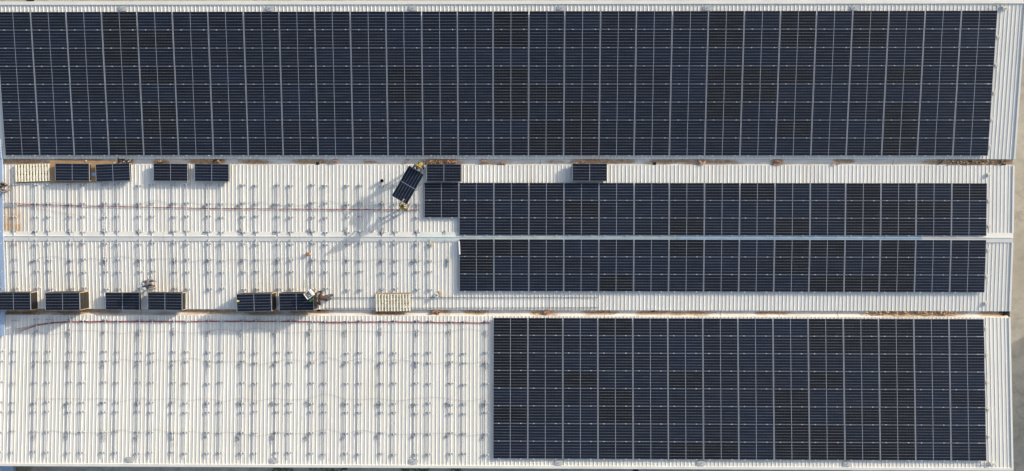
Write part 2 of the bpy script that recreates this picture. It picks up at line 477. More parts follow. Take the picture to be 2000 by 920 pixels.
# valley gutters
def gutter(ya, yb, za, zb, x1, seams, dirt, outlets, sloped):
    depth = 0.105 if sloped else 0.065
    if sloped:
        pr = [(ya, za - .01), (ya - .004, za - depth), (yb + (ya - yb) * .42, za - depth - .01), (yb - .02, zb - 0.005)]
    else:
        pr = [(ya, za - .01), (ya - .004, za - depth), (yb + .05, zb - depth + .01), (yb - .02, zb - .01)]
    rows = []
    for a, b in zip(pr, pr[1:]):
        for k in range(4): rows.append((a[0] + (b[0] - a[0]) * k / 4, a[1] + (b[1] - a[1]) * k / 4, 0))
    rows.append(pr[-1])
    nx = 560
    v = []; fa = []; att = []
    H_ = len(rows)
    for i in range(nx + 1):
        x = XL + (x1 - XL) * i / nx
        for k, rw in enumerate(rows):
            v.append((x, rw[0], rw[1]))
            t = (ya - rw[0]) / (ya - yb)
            d = 0.0
            for (xc, w, tc_, tw, st) in dirt:
                q = ((x - xc) / w) ** 2; q2 = ((t - tc_) / tw) ** 2
                if q < 6: d = max(d, st * math.exp(-q * q * .5) * math.exp(-q2))
            att.append(min(1, d))
    for i in range(nx):
        for k in range(H_ - 1):
            a = i * H_ + k
            fa.append((a, a + 1, a + H_ + 1, a + H_))
    me = bpy.data.meshes.new('gutter'); me.from_pydata(v, [], fa); me.materials.append(M_GUT)
    me.attributes.new('dirt', 'FLOAT', 'POINT').data.foreach_set('value', att); me.update()
    go = link('gutter', me, wh)
    for xc in seams:
        mb = MB()
        for a, b in zip(pr[1:], pr[2:]):
            mb.poly([(xc - .02, a[0], a[1] + .005), (xc - .02, b[0], b[1] + .005), (xc + .02, b[0], b[1] + .005), (xc + .02, a[0], a[1] + .005)])
        link('gutter_seam', mb.mesh('gutter_seam', M_CARD), go)
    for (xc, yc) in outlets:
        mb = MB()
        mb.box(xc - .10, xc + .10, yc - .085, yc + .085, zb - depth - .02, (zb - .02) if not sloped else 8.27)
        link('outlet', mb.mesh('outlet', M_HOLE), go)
    return go
def gx(px, py=317): return at(px, py, 8.35).x
def gy(px, py): return at(px, py, 8.35).y
D = lambda a, b, tc_, tw, st, py=317: (gx((a + b) / 2, py), abs(gx(b, py) - gx(a, py)) / 2 * .9, tc_, tw, st)
gutter(yT1, yM0, zroof('top', yT1), zroof('mid', yM0), XR_MID - .05,
       [gx(q) for q in (259, 713, 1055, 1400, 1744)],
       [D(-60, 105, .45, .8, .8), D(85, 215, .5, .9, .6), D(225, 262, .5, .8, .45), D(300, 330, .6, .6, .75), D(365, 440, .4, .8, .75), D(465, 525, .5, .45, .8), D(575, 645, .45, .5, .75),
        D(710, 735, .5, .3, .7), D(825, 900, .5, .8, .8), D(935, 985, .8, .5, .55), D(1058, 1100, .4, .3, .5), D(1115, 1180, .4, .7, .75), D(1150, 1240, .35, .45, .85), D(1255, 1385, .4, .5, .75), D(1360, 1440, .4, .45, .7),
        D(1505, 1530, .5, .7, .8), D(1625, 1668, .3, .35, .85), D(1810, 1990, .35, .5, 1.0), D(1850, 1980, .6, .6, .9)],
       [(gx(620.5, 319), gy(620.5, 319.5)), (gx(1278.5, 319), gy(1278.5, 319.5)), (gx(1961, 321), gy(1961, 321))], False)
gutter(yL1, yE0, zroof('low', yL1), zroof('end', yE0), XR_MID - .12,
       [gx(q, 609) for q in (275, 727, 953, 1181, 1408, 1522, 1637, 1851)],
       [D(-30, 110, .35, .7, .85, 609), D(50, 230, .3, .5, .95, 609), D(350, 450, .4, .5, .75, 609), D(430, 560, .3, .5, .8, 609), D(560, 640, .3, .5, .85, 609), D(725, 790, .6, .5, .7, 609), D(840, 880, .5, .6, .6, 609),
        D(905, 950, .45, .35, .95, 609), D(1035, 1085, .5, .5, .7, 609), D(1140, 1205, .45, .4, .85, 609), D(1245, 1310, .4, .45, .8, 609), D(1300, 1400, .5, .35, .8, 609), D(1475, 1540, .45, .35, .8, 609),
        D(1690, 1880, .5, .45, 1.0, 609), D(1730, 1860, .7, .35, .8, 609), D(1915, 1975, .45, .5, .9, 609)],
       [(gx(623, 605), gy(623, 605.5)), (gx(1275.5, 606), gy(1275.5, 606.5)), (gx(1956, 609), gy(1956, 609))], True)
# dark open gutter ends
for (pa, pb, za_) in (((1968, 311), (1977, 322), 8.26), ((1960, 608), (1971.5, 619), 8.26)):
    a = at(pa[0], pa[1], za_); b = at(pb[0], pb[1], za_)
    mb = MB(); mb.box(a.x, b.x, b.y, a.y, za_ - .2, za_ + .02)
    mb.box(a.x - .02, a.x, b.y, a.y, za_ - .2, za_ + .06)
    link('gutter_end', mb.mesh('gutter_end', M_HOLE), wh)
# walls
wyT, wyB = dT - .25, dB + .25
for (x0, x1, y0, y1) in ((XL + .3, XR - .3, wyT - .15, wyT), (XL + .3, XR - .3, wyB, wyB + .15), (XR - .45, XR - .3, wyB + .15, wyT - .15), (XL + .3, XL + .45, wyB + .15, wyT - .15)):
    mb = MB(); mb.box(x0, x1, y0, y1, 0.02, 8.12)
    link('wall', mb.mesh('wall', M_WALL), wh)

# ---------------------------------------------------------------- neighbour whose shade falls on the yard at the right
gp = at(1976, 671, 0.0)
slope = math.tan(R(SUN_AZ))
nx0 = 54.0
ny1 = gp.y + (nx0 - gp.x) * slope
nb = empty('neighbouring_warehouse', (nx0 + 12, ny1 - 17, 0))
tag(nb, 'plain grey warehouse right of the yard, throwing its shade over the ground', 'warehouse')
mb = MB(); mb.box(-12, 12, -17, 17, 0.01, 8.2); link('wall', mb.mesh('wall', M_WALL), nb)
mb = MB()
mb.poly([(-12.2, -17.2, 8.2), (0, -17.2, 9.2), (0, 17.0, 9.2), (-12.2, 17.0, 8.2)]); mb.poly([(0, -17.2, 9.2), (12.2, -17.2, 8.2), (12.2, 17.0, 8.2), (0, 17.0, 9.2)])
mb.poly([(-12.2, 17.0, 8.2), (0, 17.0, 9.2), (12.2, 17.0, 8.2)]); mb.poly([(-12.2, -17.2, 8.2), (12.2, -17.2, 8.2), (0, -17.2, 9.2)])
link('roof', mb.mesh('roof', M_TRIM), nb)

# ---------------------------------------------------------------- solar panels
PWX, PWY, PT = 2.272, 1.134, 0.035
def add_panel(mb, uvs, M=None, mf=0, mc=1, ms=2):
    """frame + cell sheet of one panel, top face at z = 0, centred"""
    e, s_ = 0.026, 0.011
    hx, hy = PWX / 2, PWY / 2
    for (x0, x1, y0, y1, mm) in ((-hx, -hx + e, -hy, hy, mf), (hx - e, hx, -hy, hy, mf), (-hx + e, hx - e, -hy, -hy + s_, ms), (-hx + e, hx - e, hy - s_, hy, ms)):
        mb.box(x0, x1, y0, y1, -PT, 0.0, mm, M)
def cells(mb, M=None, mc=0):
    e, s_ = 0.026, 0.011
    hx, hy = PWX / 2 - e, PWY / 2 - s_
    p = [Vector((-hx, -hy, -.003)), Vector((hx, -hy, -.003)), Vector((hx, hy, -.003)), Vector((-hx, hy, -.003))]
    q = [Vector((a.x, a.y, -.03)) for a in p]
    if M is not None: p = [M @ a for a in p]; q = [M @ a for a in q]
    mb.poly(p, mc)
    return [(-hx, -hy), (hx, -hy), (hx, hy), (-hx, hy)]
def set_uv(me, face_uvs):
    uv = me.uv_layers.new(name='UVMap')
    for fi, us in face_uvs.items():
        for li, u in zip(me.polygons[fi].loop_indices, us): uv.data[li].uv = u
mb = MB(); add_panel(mb, None)
ME_FRAME = mb.mesh('panel_frame', [M_ALU, M_DARK, M_ALUD])
mb = MB(); us = cells(mb)
mb.poly([(-PWX / 2 + .026, PWY / 2 - .011, -.03), (PWX / 2 - .026, PWY / 2 - .011, -.03), (PWX / 2 - .026, -PWY / 2 + .011, -.03), (-PWX / 2 + .026, -PWY / 2 + .011, -.03)], 1)
ME_CELL = mb.mesh('panel_cells', [M_CELL, M_WHITET]); set_uv(ME_CELL, {0: us})
ME_CELLB = mb.mesh('panel_cells', [M_CELLB, M_WHITET]); set_uv(ME_CELLB, {0: us})
mb = MB(); mb.box(-.034, .034, -.028, .028, -.03, 0.006); mb.box(-.012, .012, -.012, .012, .008, .016)
ME_CLAMP = mb.mesh('clamp', M_CLAMP)
CL_OFF = {'top': (0.52, 1.98), 'mid': (0.39, 1.84), 'low': (0.39, 1.84), 'end': (0.39, 1.84)}
def panel_thing(loc, rot, clamps=None, black=False):
    t = empty('solar_panel', loc, rot)
    link('frame', ME_FRAME, t); link('cells', ME_CELLB if black else ME_CELL, t)
    for cx in (clamps or ()):
        link('clamp', ME_CLAMP, t, (cx - CP / 2, -RP / 2, 0))
    return t
ORD = ['', 'first', 'second', 'third', 'fourth', 'fifth', 'sixth', 'seventh', 'eighth']
slots = []
def add_slots(f, cols, rows, where):
    x0, y0, z0, s = PL[f]
    for i in cols:
        for j in rows:
            x = x0 + CP * (i + .5); y = y0 - RP * (j + .5) * math.cos(s); z = z0 - RP * (j + .5) * math.sin(s)
            slots.append((f, i, j, x, y, z, s, where))
add_slots('top', range(28), range(8), 'top'); add_slots('mid', range(15), range(3), 'mid')
add_slots('mid', [-1], range(2), 'mid'); add_slots('low', range(15), range(3), 'low'); add_slots('end', range(14), range(8), 'end')
def area(sl):
    d = Vector(sl[3:6]) - Vector((0, 0, CAM_Z))
    dep = -(CR.transposed() @ d).z
    vis = 1.0
    if sl[0] == 'top' and sl[1] == 0: vis = max(0.05, .55 + .056 * sl[2])
    return vis / dep ** 2
slots.sort(key=area, reverse=True)
NIND = 300 - 13
BLACK = {'top': {3: (0, 1, 2, 7), 4: (1, 3, 5, 6), 11: (3, 4), 14: (0, 1, 3, 4, 5), 15: (4, 6, 7), 16: (5, 6, 7), 20: (0, 1, 3, 4, 5), 21: (3, 4), 22: (0, 1, 3, 6), 24: (0, 1), 25: (3, 5, 6, 7)},
         'mid': {3: (1,), 6: (2,), 8: (0,), 9: (2,), 11: (0, 1, 2), 12: (1, 2), 13: (1,), 14: (0,)},
         'low': {0: (0, 1), 1: (0,), 4: (2,), 6: (0,), 9: (0, 1), 10: (0, 2), 11: (2,), 12: (0, 1, 2)},
         'end': {0: (0, 1, 2, 3, 5), 1: (0,), 2: (3,), 3: (0, 4, 5), 5: (3, 7), 6: (7,), 8: (4, 5, 6, 7), 9: (0, 1, 3, 6, 7), 10: (0, 1, 5, 7), 11: (0, 1, 2, 3, 4, 5, 6, 7)}}
NAMES = {'top': 'long top array', 'mid': 'array just above the roof ridge', 'low': 'array just below the roof ridge', 'end': 'bottom right array'}
NC = {'top': 28, 'mid': 15, 'low': 15, 'end': 14}
NR = {'top': 8, 'mid': 3, 'low': 3, 'end': 8}
def pos_words(f, i, j):
    col = NC[f] - i
    return 'solar panel, %s row, column %d from the right, %s' % (ORD[j + 1], col, NAMES[f])
for (f, i, j, x, y, z, s, w) in slots[:NIND]:
    t = panel_thing((x + random.uniform(-.007, .007), y + random.uniform(-.003, .003), z + random.uniform(-.003, .003)), (s + random.uniform(-.003, .003), random.uniform(-.002, .002), random.uniform(-.0015, .0015)), CL_OFF[f], j in BLACK[f].get(i, ()))
    if f == 'mid' and i == -1:
        lab = ('upper' if j == 0 else 'lower') + ' of the two panels sticking out left of the upper middle array'
    else: lab = pos_words(f, i, j)
    tag(t, lab, 'solar panel', 'solar panels bolted down in the roof arrays')
mb = MB(); fuv = {}
for (f, i, j, x, y, z, s, w) in slots[NIND:]:
    M = Matrix.Translation((x, y, z)) @ Matrix.Rotation(s, 4, 'X')
    add_panel(mb, None, M, 0, 1, 2)
    fi_ = len(mb.f)
    fuv[fi_] = cells(mb, M, 4 if j in BLACK[f].get(i, ()) else 1)
    for cx in CL_OFF[f]:
        mb.box(cx - CP / 2 - .038, cx - CP / 2 + .038, -RP / 2 - .024, -RP / 2 + .024, -.03, .012, 3, M)
me = mb.mesh('array_panels', [M_ALU, M_CELL, M_ALUD, M_CLAMP, M_CELLB]); set_uv(me, fuv)
tag(link('solar_panels', me), 'the remaining dark solar panels of the arrays, mostly bottom rows and left columns', kind='stuff', cat='solar panels')

# ---------------------------------------------------------------- mounting rails waiting for panels
def rail_thing(f, x, ya, yb, ticks):
    ym = (ya + yb) / 2; L = abs(ya - yb)
    s = PL[f][3]
    t = empty('mounting_rail', (x, ym, zroof(f, ym)), (s, 0, 0))
    mb = MB()
    mb.box(-.018, .018, -L / 2, L / 2, .072, .100)
    mb.box(-.008, .008, -L / 2, L / 2, .100, .104)
    link('rail_bar', mb.mesh('rail_bar', M_RAIL), t)
    for (ty, k) in ticks:
        link('bracket', ME_BRK[k % len(ME_BRK)], t, (0, (ty - ym) / math.cos(s), 0))
    return t
ME_BRK = []
for k in range(4):
    mb = MB()
    a = random.uniform(-.05, .12)
    Mr = Matrix.Rotation(a, 4, 'Z')
    mb.box(-.21, .23, -.024, .024, .042, .071, 0, Mr)
    mb.box(.12, .21, -.03, .03, .070, .10 + .02 * (k % 2), 1, Mr)
    mb.box(-.045, .045, -.035, .035, .11, .135 + .02 * (k % 2), 1)
    mb.box(-.05, -.02, -.045, .045, .036, .125, 0)
    ME_BRK.append(mb.mesh('bracket', [M_BRK, M_CLAMP]))
def rails(f, xs, ya, yb, tick_rows, where):
    for n, x in enumerate(xs):
        tk = []
        for q, ty in enumerate(tick_rows):
            if ty is None: continue
            tk.append((ty + random.uniform(-.05, .05), random.randrange(4)))
        t = rail_thing(f, x, ya, yb, tk)
        side = ['leftmost', 'second from the left', 'third from the left'][n] if n < 3 else 'number %d from the left' % (n + 1)
        tag(t, 'bare aluminium rail with cross brackets, %s, %s' % (side, where), 'mounting rail', 'mounting rails waiting for panels')
def xs_for(f, k0, k1):
    x0 = PL[f][0]; r = []
    for k in range(k0, k1):
        r += [x0 + CP * k + .39, x0 + CP * k + 1.84]
    return r
Yf = lambda py, f, px=400: on(px, py, f, .1).y
rails('mid', [q for q in xs_for('mid', -14, -1)] , Yf(357, 'mid'), Yf(460.5, 'mid'), [Yf(q, 'mid') for q in (361.5, 397, 423, 452.5)], 'above the ridge')
rails('low', [q for q in xs_for('low', -14, 0)][:27], Yf(466.5, 'low'), Yf(570, 'low'), [Yf(q, 'low') for q in (476, 507.5, 530.6, 564)], 'below the ridge')
rails('end', [q for q in xs_for('end', -15, 0)][1:], Yf(623, 'end'), Yf(896, 'end'), [Yf(q, 'end') for q in (626, 688, 706.4, 748, 787, 805, 845, 885)], 'on the bottom roof')

# ---------------------------------------------------------------- power boxes with coiled cable
def coil(mb, cx, cy, z, r, turns, seed, m):
    rd = random.Random(seed)
    pts = []
    n = int(14 * turns)
    for k in range(n + 1):
        a = 2 * math.pi * k / 14 + rd.uniform(-.1, .1)
        rr = r * (1 + .22 * math.sin(2.3 * k / 14 + seed)) * rd.uniform(.92, 1.08)
        pts.append((cx + rr * math.cos(a), cy + rr * 1.15 * math.sin(a), z + .012 * k / 14 + rd.uniform(0, .01)))
    mb.tube(pts, .0105, 5, m)
OPTS = []
for k in range(6):
    rd = random.Random(50 + k)
    b = MB(); a = rd.uniform(-.5, .5)
    Mr = Matrix.Rotation(a, 4, 'Z')
    b.box(-.065, .065, -.055, .055, .05, .085, 0, Mr); b.box(-.05, .05, -.012, .012, .085, .10, 1, Mr)
    meb = b.mesh('box', [M_OPT, M_COND])
    c = MB()
    coil(c, rd.uniform(-.10, .06), rd.uniform(-.20, -.08), .045, rd.uniform(.07, .10), rd.choice([1.2, 1.6, 2.0]), k, 0)
    if k % 2: coil(c, rd.uniform(0, .1), rd.uniform(.03, .12), .05, rd.uniform(.06, .09), 1.3, k + 9, 0)
    if k % 3 == 0:
        pts = [(.02 * math.sin(t * 2.1), -.15 - .09 * t, .05) for t in range(7)]
        c.tube(pts, .008, 5)
    mec = c.mesh('cable_coil', M_GREYC)
    OPTS.append((meb, mec))
def optimizer(px, py, f, where):
    p = on(px + random.uniform(-1.2, 1.2), py + random.uniform(-1.5, 1.5), f)
    t = empty('power_optimizer', p, (PL[f][3], 0, random.uniform(-.3, .3)))
    a, b = random.choice(OPTS)
    link('box', a, t); link('cable_coil', b, t)
    tag(t, where, 'power box', 'small power boxes with coiled cables on the rails')
NUMW = lambda n: ORD[n] if n < 9 else '%dth' % n
MIDX = [69, 133, 202, 271, 336, 402, 468, 536.5, 602.6, 673, 745.5, 815]
for rn, (py, nm) in enumerate(((400, 'upper row above the ridge'), (451, 'row touching the ridge cap'))):
    for n, px in enumerate(MIDX): optimizer(px, py, 'mid', 'grey box with coiled cable, %s from the left, %s' % (NUMW(n + 1), nm))
for n, px in enumerate([65, 138.5, 204, 269.6, 340, 406.5, 474.5, 541.7, 607, 679, 745.5, 807, 878]):
    optimizer(px, 510, 'low', 'grey box with coiled cable, %s from the left, row below the ridge' % NUMW(n + 1))
ENDX = [69, 134, 203.5, 270.5, 338, 406, 469, 536, 603, 674, 741, 812, 878, 947]
for rn, py in enumerate((649, 712, 787, 852)):
    for n, px in enumerate(ENDX):
        optimizer(px - (3 if rn > 1 else 0), py, 'end', 'grey box with coiled cable, %s from the left, %s row on the bottom roof' % (NUMW(n + 1), ORD[rn + 1]))
optimizer(868, 453, 'mid', 'dark knot of coiled cable under the two panels sticking out')

# thin wires trailing from box to box
def wire(f, pts, name, label, material, r=.008, h=.045, n_sub=8, wob=0.0, cat='wire', group=None):
    P = [on(a, b, f, h) for a, b in pts]
    out = []
    for i in range(len(P) - 1):
        a, b = P[i], P[i + 1]
        c0 = P[i - 1] if i else a; c1 = P[i + 2] if i + 2 < len(P) else b
        for k in range(n_sub):
            t = k / n_sub
            q = 0.5 * ((2 * a) + (b - c0) * t + (2 * c0 - 5 * a + 4 * b - c1) * t * t + (3 * a - c0 - 3 * b + c1) * t ** 3)
            out.append(q + Vector((0, random.uniform(-wob, wob), 0)))
    out.append(P[-1])
    org = out[0].copy()
    mb = MB(); mb.tube([p - org for p in out], r, 5)
    o = link(name, mb.mesh(name, material), None, org)
    tag(o, label, cat, group)
    return o
rw = [('mid', 399, 'upper row above the ridge', MIDX), ('low', 506, 'the row below the ridge', MIDX + [876]), ('end', 647, 'the first row on the bottom roof', ENDX),
      ('end', 706, 'the second row on the bottom roof', ENDX), ('end', 778, 'the third row on the bottom roof', ENDX), ('end', 846, 'the fourth row on the bottom roof', ENDX)]
for (f, y, nm, xs) in rw:
    pts = []
    for a, b in zip(xs, xs[1:]):
        pts += [(a, y), ((a + b) / 2, y + random.uniform(-9, 7)), ]
    pts.append((xs[-1], y))
    wire(f, pts, 'loose_wire', 'thin grey wire wandering between the power boxes of ' + nm, M_WIRE, .0065, .045, 6, group='thin wires between power boxes')
for (f, px, ya, yb, lab) in (('end', 137, 655, 710, 'thin cable hanging down the rail left on the bottom roof'), ('end', 406, 650, 705, 'dark cable chain on the rail below the gutter stain'),
                             ('end', 270, 712, 780, 'thin cable loop down the fourth rail pair of the bottom roof'), ('low', 600, 515, 560, 'thin cable below the ridge right of the crumpled paper'), ('mid', 133, 405, 448, 'thin cable joining two power boxes above the ridge, near the left'),
                             ('end', 338, 715, 782, 'thin cable down the fifth rail pair of the bottom roof'), ('end', 879, 650, 685, 'thin cable loop near the right end of the bare rails'), ('mid', 470, 425, 450, 'reddish cable loop above the ridge')):
    pts = [(px + random.uniform(-2.5, 2.5), ya + (yb - ya) * k / 7) for k in range(8)]
    wire(f, pts, 'loose_wire', lab, M_RED2 if 'reddish' in lab else M_GREYC, .008, .05, 5, group='thin wires between power boxes')

# red cable bundles: several strands
def bundle(f, path, label, n=4, h=.06):
    t = None
    P0 = on(path[0][0], path[0][1], f, h)
    t = empty('red_cable_bundle', P0)
    tag(t, label, 'cable bundle')
    for s_ in range(n):
        rd = random.Random(s_ * 7 + 3)
        pts = []
        for i in range(len(path) - 1):
            (ax, ay, sp0), (bx, by, sp1) = path[i], path[i + 1]
            L = max(2, int(abs(bx - ax) / 9))
            for k in range(L):
                u = k / L
                sp = sp0 + (sp1 - sp0) * u
                off = (s_ - (n - 1) / 2) * sp
                pts.append(on(ax + (bx - ax) * u, ay + (by - ay) * u + off + rd.uniform(-.35, .35), f, h + rd.uniform(-.006, .012)) - P0)
        mb = MB(); mb.tube(pts, .010, 5)
        link('cable', mb.mesh('cable', M_RED if s_ % 2 else M_RED2), t)
    return t
bundle('mid', [(30, 398.5, 1.6), (70, 399.5, .5), (160, 402, .4), (270, 404.5, .45), (400, 407, .5), (560, 408.3, .5), (700, 409.3, .6), (790, 410, .8), (828, 410.5, .8)], 'red cable bundle running along the roof above the ridge', 3)
bundle('end', [(36, 646, 2.6), (52, 641, 1.4), (72, 635, .9), (100, 630.5, .8), (140, 628.2, .7), (260, 627.8, .7), (400, 627.5, .6), (600, 628, .6), (640, 629.5, .6), (760, 628.5, .5), (880, 630, .5), (968, 631, .5)], 'red cable bundle curving along the gutter on the bottom roof', 4, .045)
wire('mid', [(36, 401), (80, 408), (130, 417), (150, 420)], 'loose_wire', 'thin reddish wire leaving the conduits above the ridge', M_RED, .006, .05)
# straps under the lower bundle
# conduits at the left
def conduits(f, x0, x1, y0, n, step, lab):
    for k in range(n):
        a = on(x0 - random.uniform(0, 1), y0 + k * step, f, .07); b = on(x1 + random.uniform(-3, 3), y0 + k * step + random.uniform(-.4, .4), f, .07)
        mb = MB(); mb.tube([Vector((0, 0, 0)), (b - a) * .5 + Vector((0, 0, .004)), b - a], .016, 8)
        o = link('conduit', mb.mesh('conduit', M_COND), None, a)
        tag(o, 'grey conduit, %s of %d %s' % (ORD[k + 1] + ' from the top', n, lab), 'conduit', 'conduits coming out of the cable tray')
conduits('mid', 2, 33, 394.5, 5, 2.0, 'beside the left edge above the ridge')
conduits('end', 10, 38, 641, 5, 2.5, 'at the left edge of the bottom roof')
conduits('top', -2, 7, 273, 5, 2.8, 'at the left end of the top array')
# cable tray along the left edge
def tray_box(parent, name, f, pa, pb, x0, x1, h0, h1):
    mb = MB()
    a = on(pa[0], pa[1], f).y; b = on(pb[0], pb[1], f).y
    k = 0
    v = []
    for (y) in (a, b):
        z = zroof(f, y)
        for (x, h) in ((x0, h0), (x1, h0), (x1, h1), (x0, h1)): v.append((x, y, z + h))
    mb.v = v
    mb.f = [(0, 1, 2, 3), (7, 6, 5, 4), (0, 4, 5, 1), (1, 5, 6, 2), (2, 6, 7, 3), (3, 7, 4, 0)]; mb.m = [0] * 6
    return link(name, mb.mesh(name, M_TRAY), parent)
tr = empty('cable_tray', (0, 0, 0))
tag(tr, 'sky-tinted galvanised steel cable tray with closed lid along the left edge of the roofs', 'cable tray')
txr = on(5.2, 400, 'mid', .16).x; txl = txr - .27
tray_box(tr, 'tray_lid', 'top', (0, 272), (0, 309), txl, txr, .10, .16)
tray_box(tr, 'tray_lid', 'mid', (0, 306), (0, 463), txl, txr, .09, .15)
tray_box(tr, 'tray_lid', 'low', (0, 463.4), (0, 610), txl, txr, .09, .15)
tray_box(tr, 'tray_lid', 'end', (0, 608), (0, 655), txl, txr, .10, .16)

# ---------------------------------------------------------------- pallets
def pallet_mesh(nsl=12, L=2.28, W=1.13, seed=1, thin=.102):
    rd = random.Random(seed)
    top = MB(); base = MB()
    for yy in (-W / 2 + .05, 0, W / 2 - .05):
        base.box(-L / 2, L / 2, yy - .05, yy + .05, .025, .105)
        base.box(-L / 2, L / 2, yy - .12, yy + .12, 0.0, .022)
    for k in range(nsl):
        x = -L / 2 + thin / 2 + (L - thin) * k / (nsl - 1)
        a = rd.uniform(-.012, .012)
        Mr = Matrix.Translation((x, 0, 0)) @ Matrix.Rotation(a, 4, 'Z')
        top.box(-thin / 2, thin / 2, -W / 2 - rd.uniform(0, .012), W / 2 + rd.uniform(0, .012), .107, .128, 0, Mr)
    return top, base
def pallet(px, py, f, rotz, seed, label, material=None, h=0.0):
    p = on(px, py, f, .036 + .128 + h); p.z -= .128
    t = empty('wooden_pallet', p, (PL[f][3], 0, rotz))
    top, base = pallet_mesh(seed=seed)
    link('deck_boards', top.mesh('deck_boards', material or M_WOOD), t)
    link('stringers', base.mesh('stringers', M_WOODSHADE), t)
    tag(t, label, 'pallet', 'wooden pallets on the roof')
    return t
pallet(63, 337.5, 'mid', R(1.6), 3, 'empty slatted wooden pallet at the upper left, beside the brown cardboard')
pallet(767.5, 591, 'low', R(.4), 5, 'empty slatted wooden pallet standing alone over the two dark rods')

# ---------------------------------------------------------------- stacks of panels on pallets
def stack(px0, px1, py0, py1, f, h, rot, label, seed, lean=0):
    cx, cy = (px0 + px1) / 2, (py0 + py1) / 2
    p = on(cx, cy, f, h)
    zb = zroof(f, p.y) + .037
    s = 0
    pal_h = .128
    t = empty('wooden_pallet', (p.x, p.y, zb), (0, 0, rot))
    top, base = pallet_mesh(seed=seed, nsl=9, L=2.06, W=1.0)
    link('deck_boards', top.mesh('deck_boards', M_WOODD), t); link('stringers', base.mesh('stringers', M_WOODD), t)
    tag(t, 'pallet under ' + label, 'pallet', 'wooden pallets on the roof')
    ztop = zroof(f, p.y) + h
    z0 = zb + pal_h + .002
    n = max(1, int(round((ztop - PT - z0) / .036)))
    if n > 0 and ztop - PT - z0 > .02:
        st = empty('panel_stack', (p.x, p.y, z0), (0, 0, rot))
        mb = MB()
        rd = random.Random(seed)
        dz = (ztop - PT - .002 - z0) / n
        for k in range(n):
            ox, oy = rd.uniform(-.006, .006), rd.uniform(-.005, .005)
            mb.box(-PWX / 2 + ox, PWX / 2 + ox, -PWY / 2 + oy, PWY / 2 + oy, dz * k, dz * (k + 1) - .004)
        link('lower_panels', mb.mesh('lower_panels', M_DARK), st)
        Hh = dz * n
        for (sx, sy) in ((-1, -1), (1, -1), (1, 1), (-1, 1)):
            c = MB()
            X0 = sx * (PWX / 2 + .012); Y0 = sy * (PWY / 2 + .012)
            c.box(min(X0, X0 + sx * .012), max(X0, X0 + sx * .012), min(Y0, Y0 - sy * .035), max(Y0, Y0 - sy * .035), 0.0, Hh)
            c.box(min(X0 - sx * .035, X0 - sx*.002), max(X0 - sx * .035, X0 - sx*.002), min(Y0, Y0 + sy * .012), max(Y0, Y0 + sy * .012), 0.0, Hh)
            link('corner_protector', c.mesh('corner_protector', M_CARD), st)
        tag(st, 'lower panels of ' + label, 'panel stack', 'stacks of panels on pallets')
    tp = panel_thing((p.x, p.y, ztop), (0, 0, rot))
    tag(tp, 'top panel of ' + label, 'solar panel', 'top panels of the stacks')
    return p, ztop
stack(107.8, 174, 320, 352.6, 'mid', .34, R(-.3), 'the stack on brown cardboard next to the empty pallet', 11)
stack(187, 253.5, 320, 353.5, 'mid', .33, R(2.0), 'the slightly turned stack right of the brown cardboard', 12)
stack(300, 366, 320, 353, 'mid', .30, R(-.3), 'the third stack from the left in the upper row', 13)
stack(380.5, 446.5, 320.3, 354, 'mid', .30, R(-.6), 'the fourth stack from the left in the upper row', 14)
stack(833.8, 900, 321, 354, 'mid', .36, R(-.2), 'the stack just above the two panels sticking out', 15)
stack(1118.5, 1185, 320, 353, 'mid', .38, R(0), 'the stack standing alone on the right of the upper roof', 16)
stack(-9, 61, 572, 605.4, 'low', .84, R(.4), 'the stack at the left edge above the lower gutter', 17)
stack(89, 155, 573, 605, 'low', 1.12, R(.6), 'the tall second stack from the left above the lower gutter', 18)
stack(206, 272, 572, 605, 'low', .34, R(-.3), 'the low third stack from the left above the lower gutter', 19)
stack(289, 355, 573, 604.5, 'low', .66, R(-.5), 'the stack directly below the crouching grey worker', 20)
p5, z5 = stack(462, 530, 574.5, 608, 'low', 1.08, R(1.4), 'the stack with a yellow glove on it', 21)
p6, z6 = stack(545, 612.3, 573.5, 606, 'low', 1.02, R(1.2), 'the stack under the white open box', 22)

# cardboard sheets under the first stacks
def sheet(name, f, quad, th, material, label, cat, h=.038):
    P = [on(a, b, f, h) for a, b in quad]
    c = sum(P, Vector()) / 4
    mb = MB()
    q = [p - c for p in P]
    if (q[1] - q[0]).cross(q[2] - q[0]).z < 0: q.reverse()
    t_ = Vector((0, 0, th))
    mb.poly([a + t_ for a in q]); mb.poly(list(reversed(q)))
    for i in range(4):
        a, b = q[i], q[(i + 1) % 4]
        mb.poly([a, b, b + t_, a + t_])
    o = link(name, mb.mesh(name, material), None, c)
    tag(o, label, cat)
    return o
sheet('cardboard_sheet', 'mid', [(97, 313), (201, 314), (200, 356), (98, 358)], .012, M_CARD, 'large brown cardboard sheet lying under the second stack place, left part of the roof', 'cardboard', .045)
sheet('cloth', 'mid', [(179, 337), (188, 337), (188, 344), (179, 344)], .012, mat('pale blue cloth', (.45, .55, .75), .9), 'small pale blue cloth between the two stacks at the cardboard', 'cloth', .064)
sheet('cardboard_sheet', 'mid', [(201, 313), (238, 313), (238, 323), (201, 323)], .010, M_CARD, 'small brown cardboard flap in the gutter above the slightly turned stack', 'cardboard', .041)

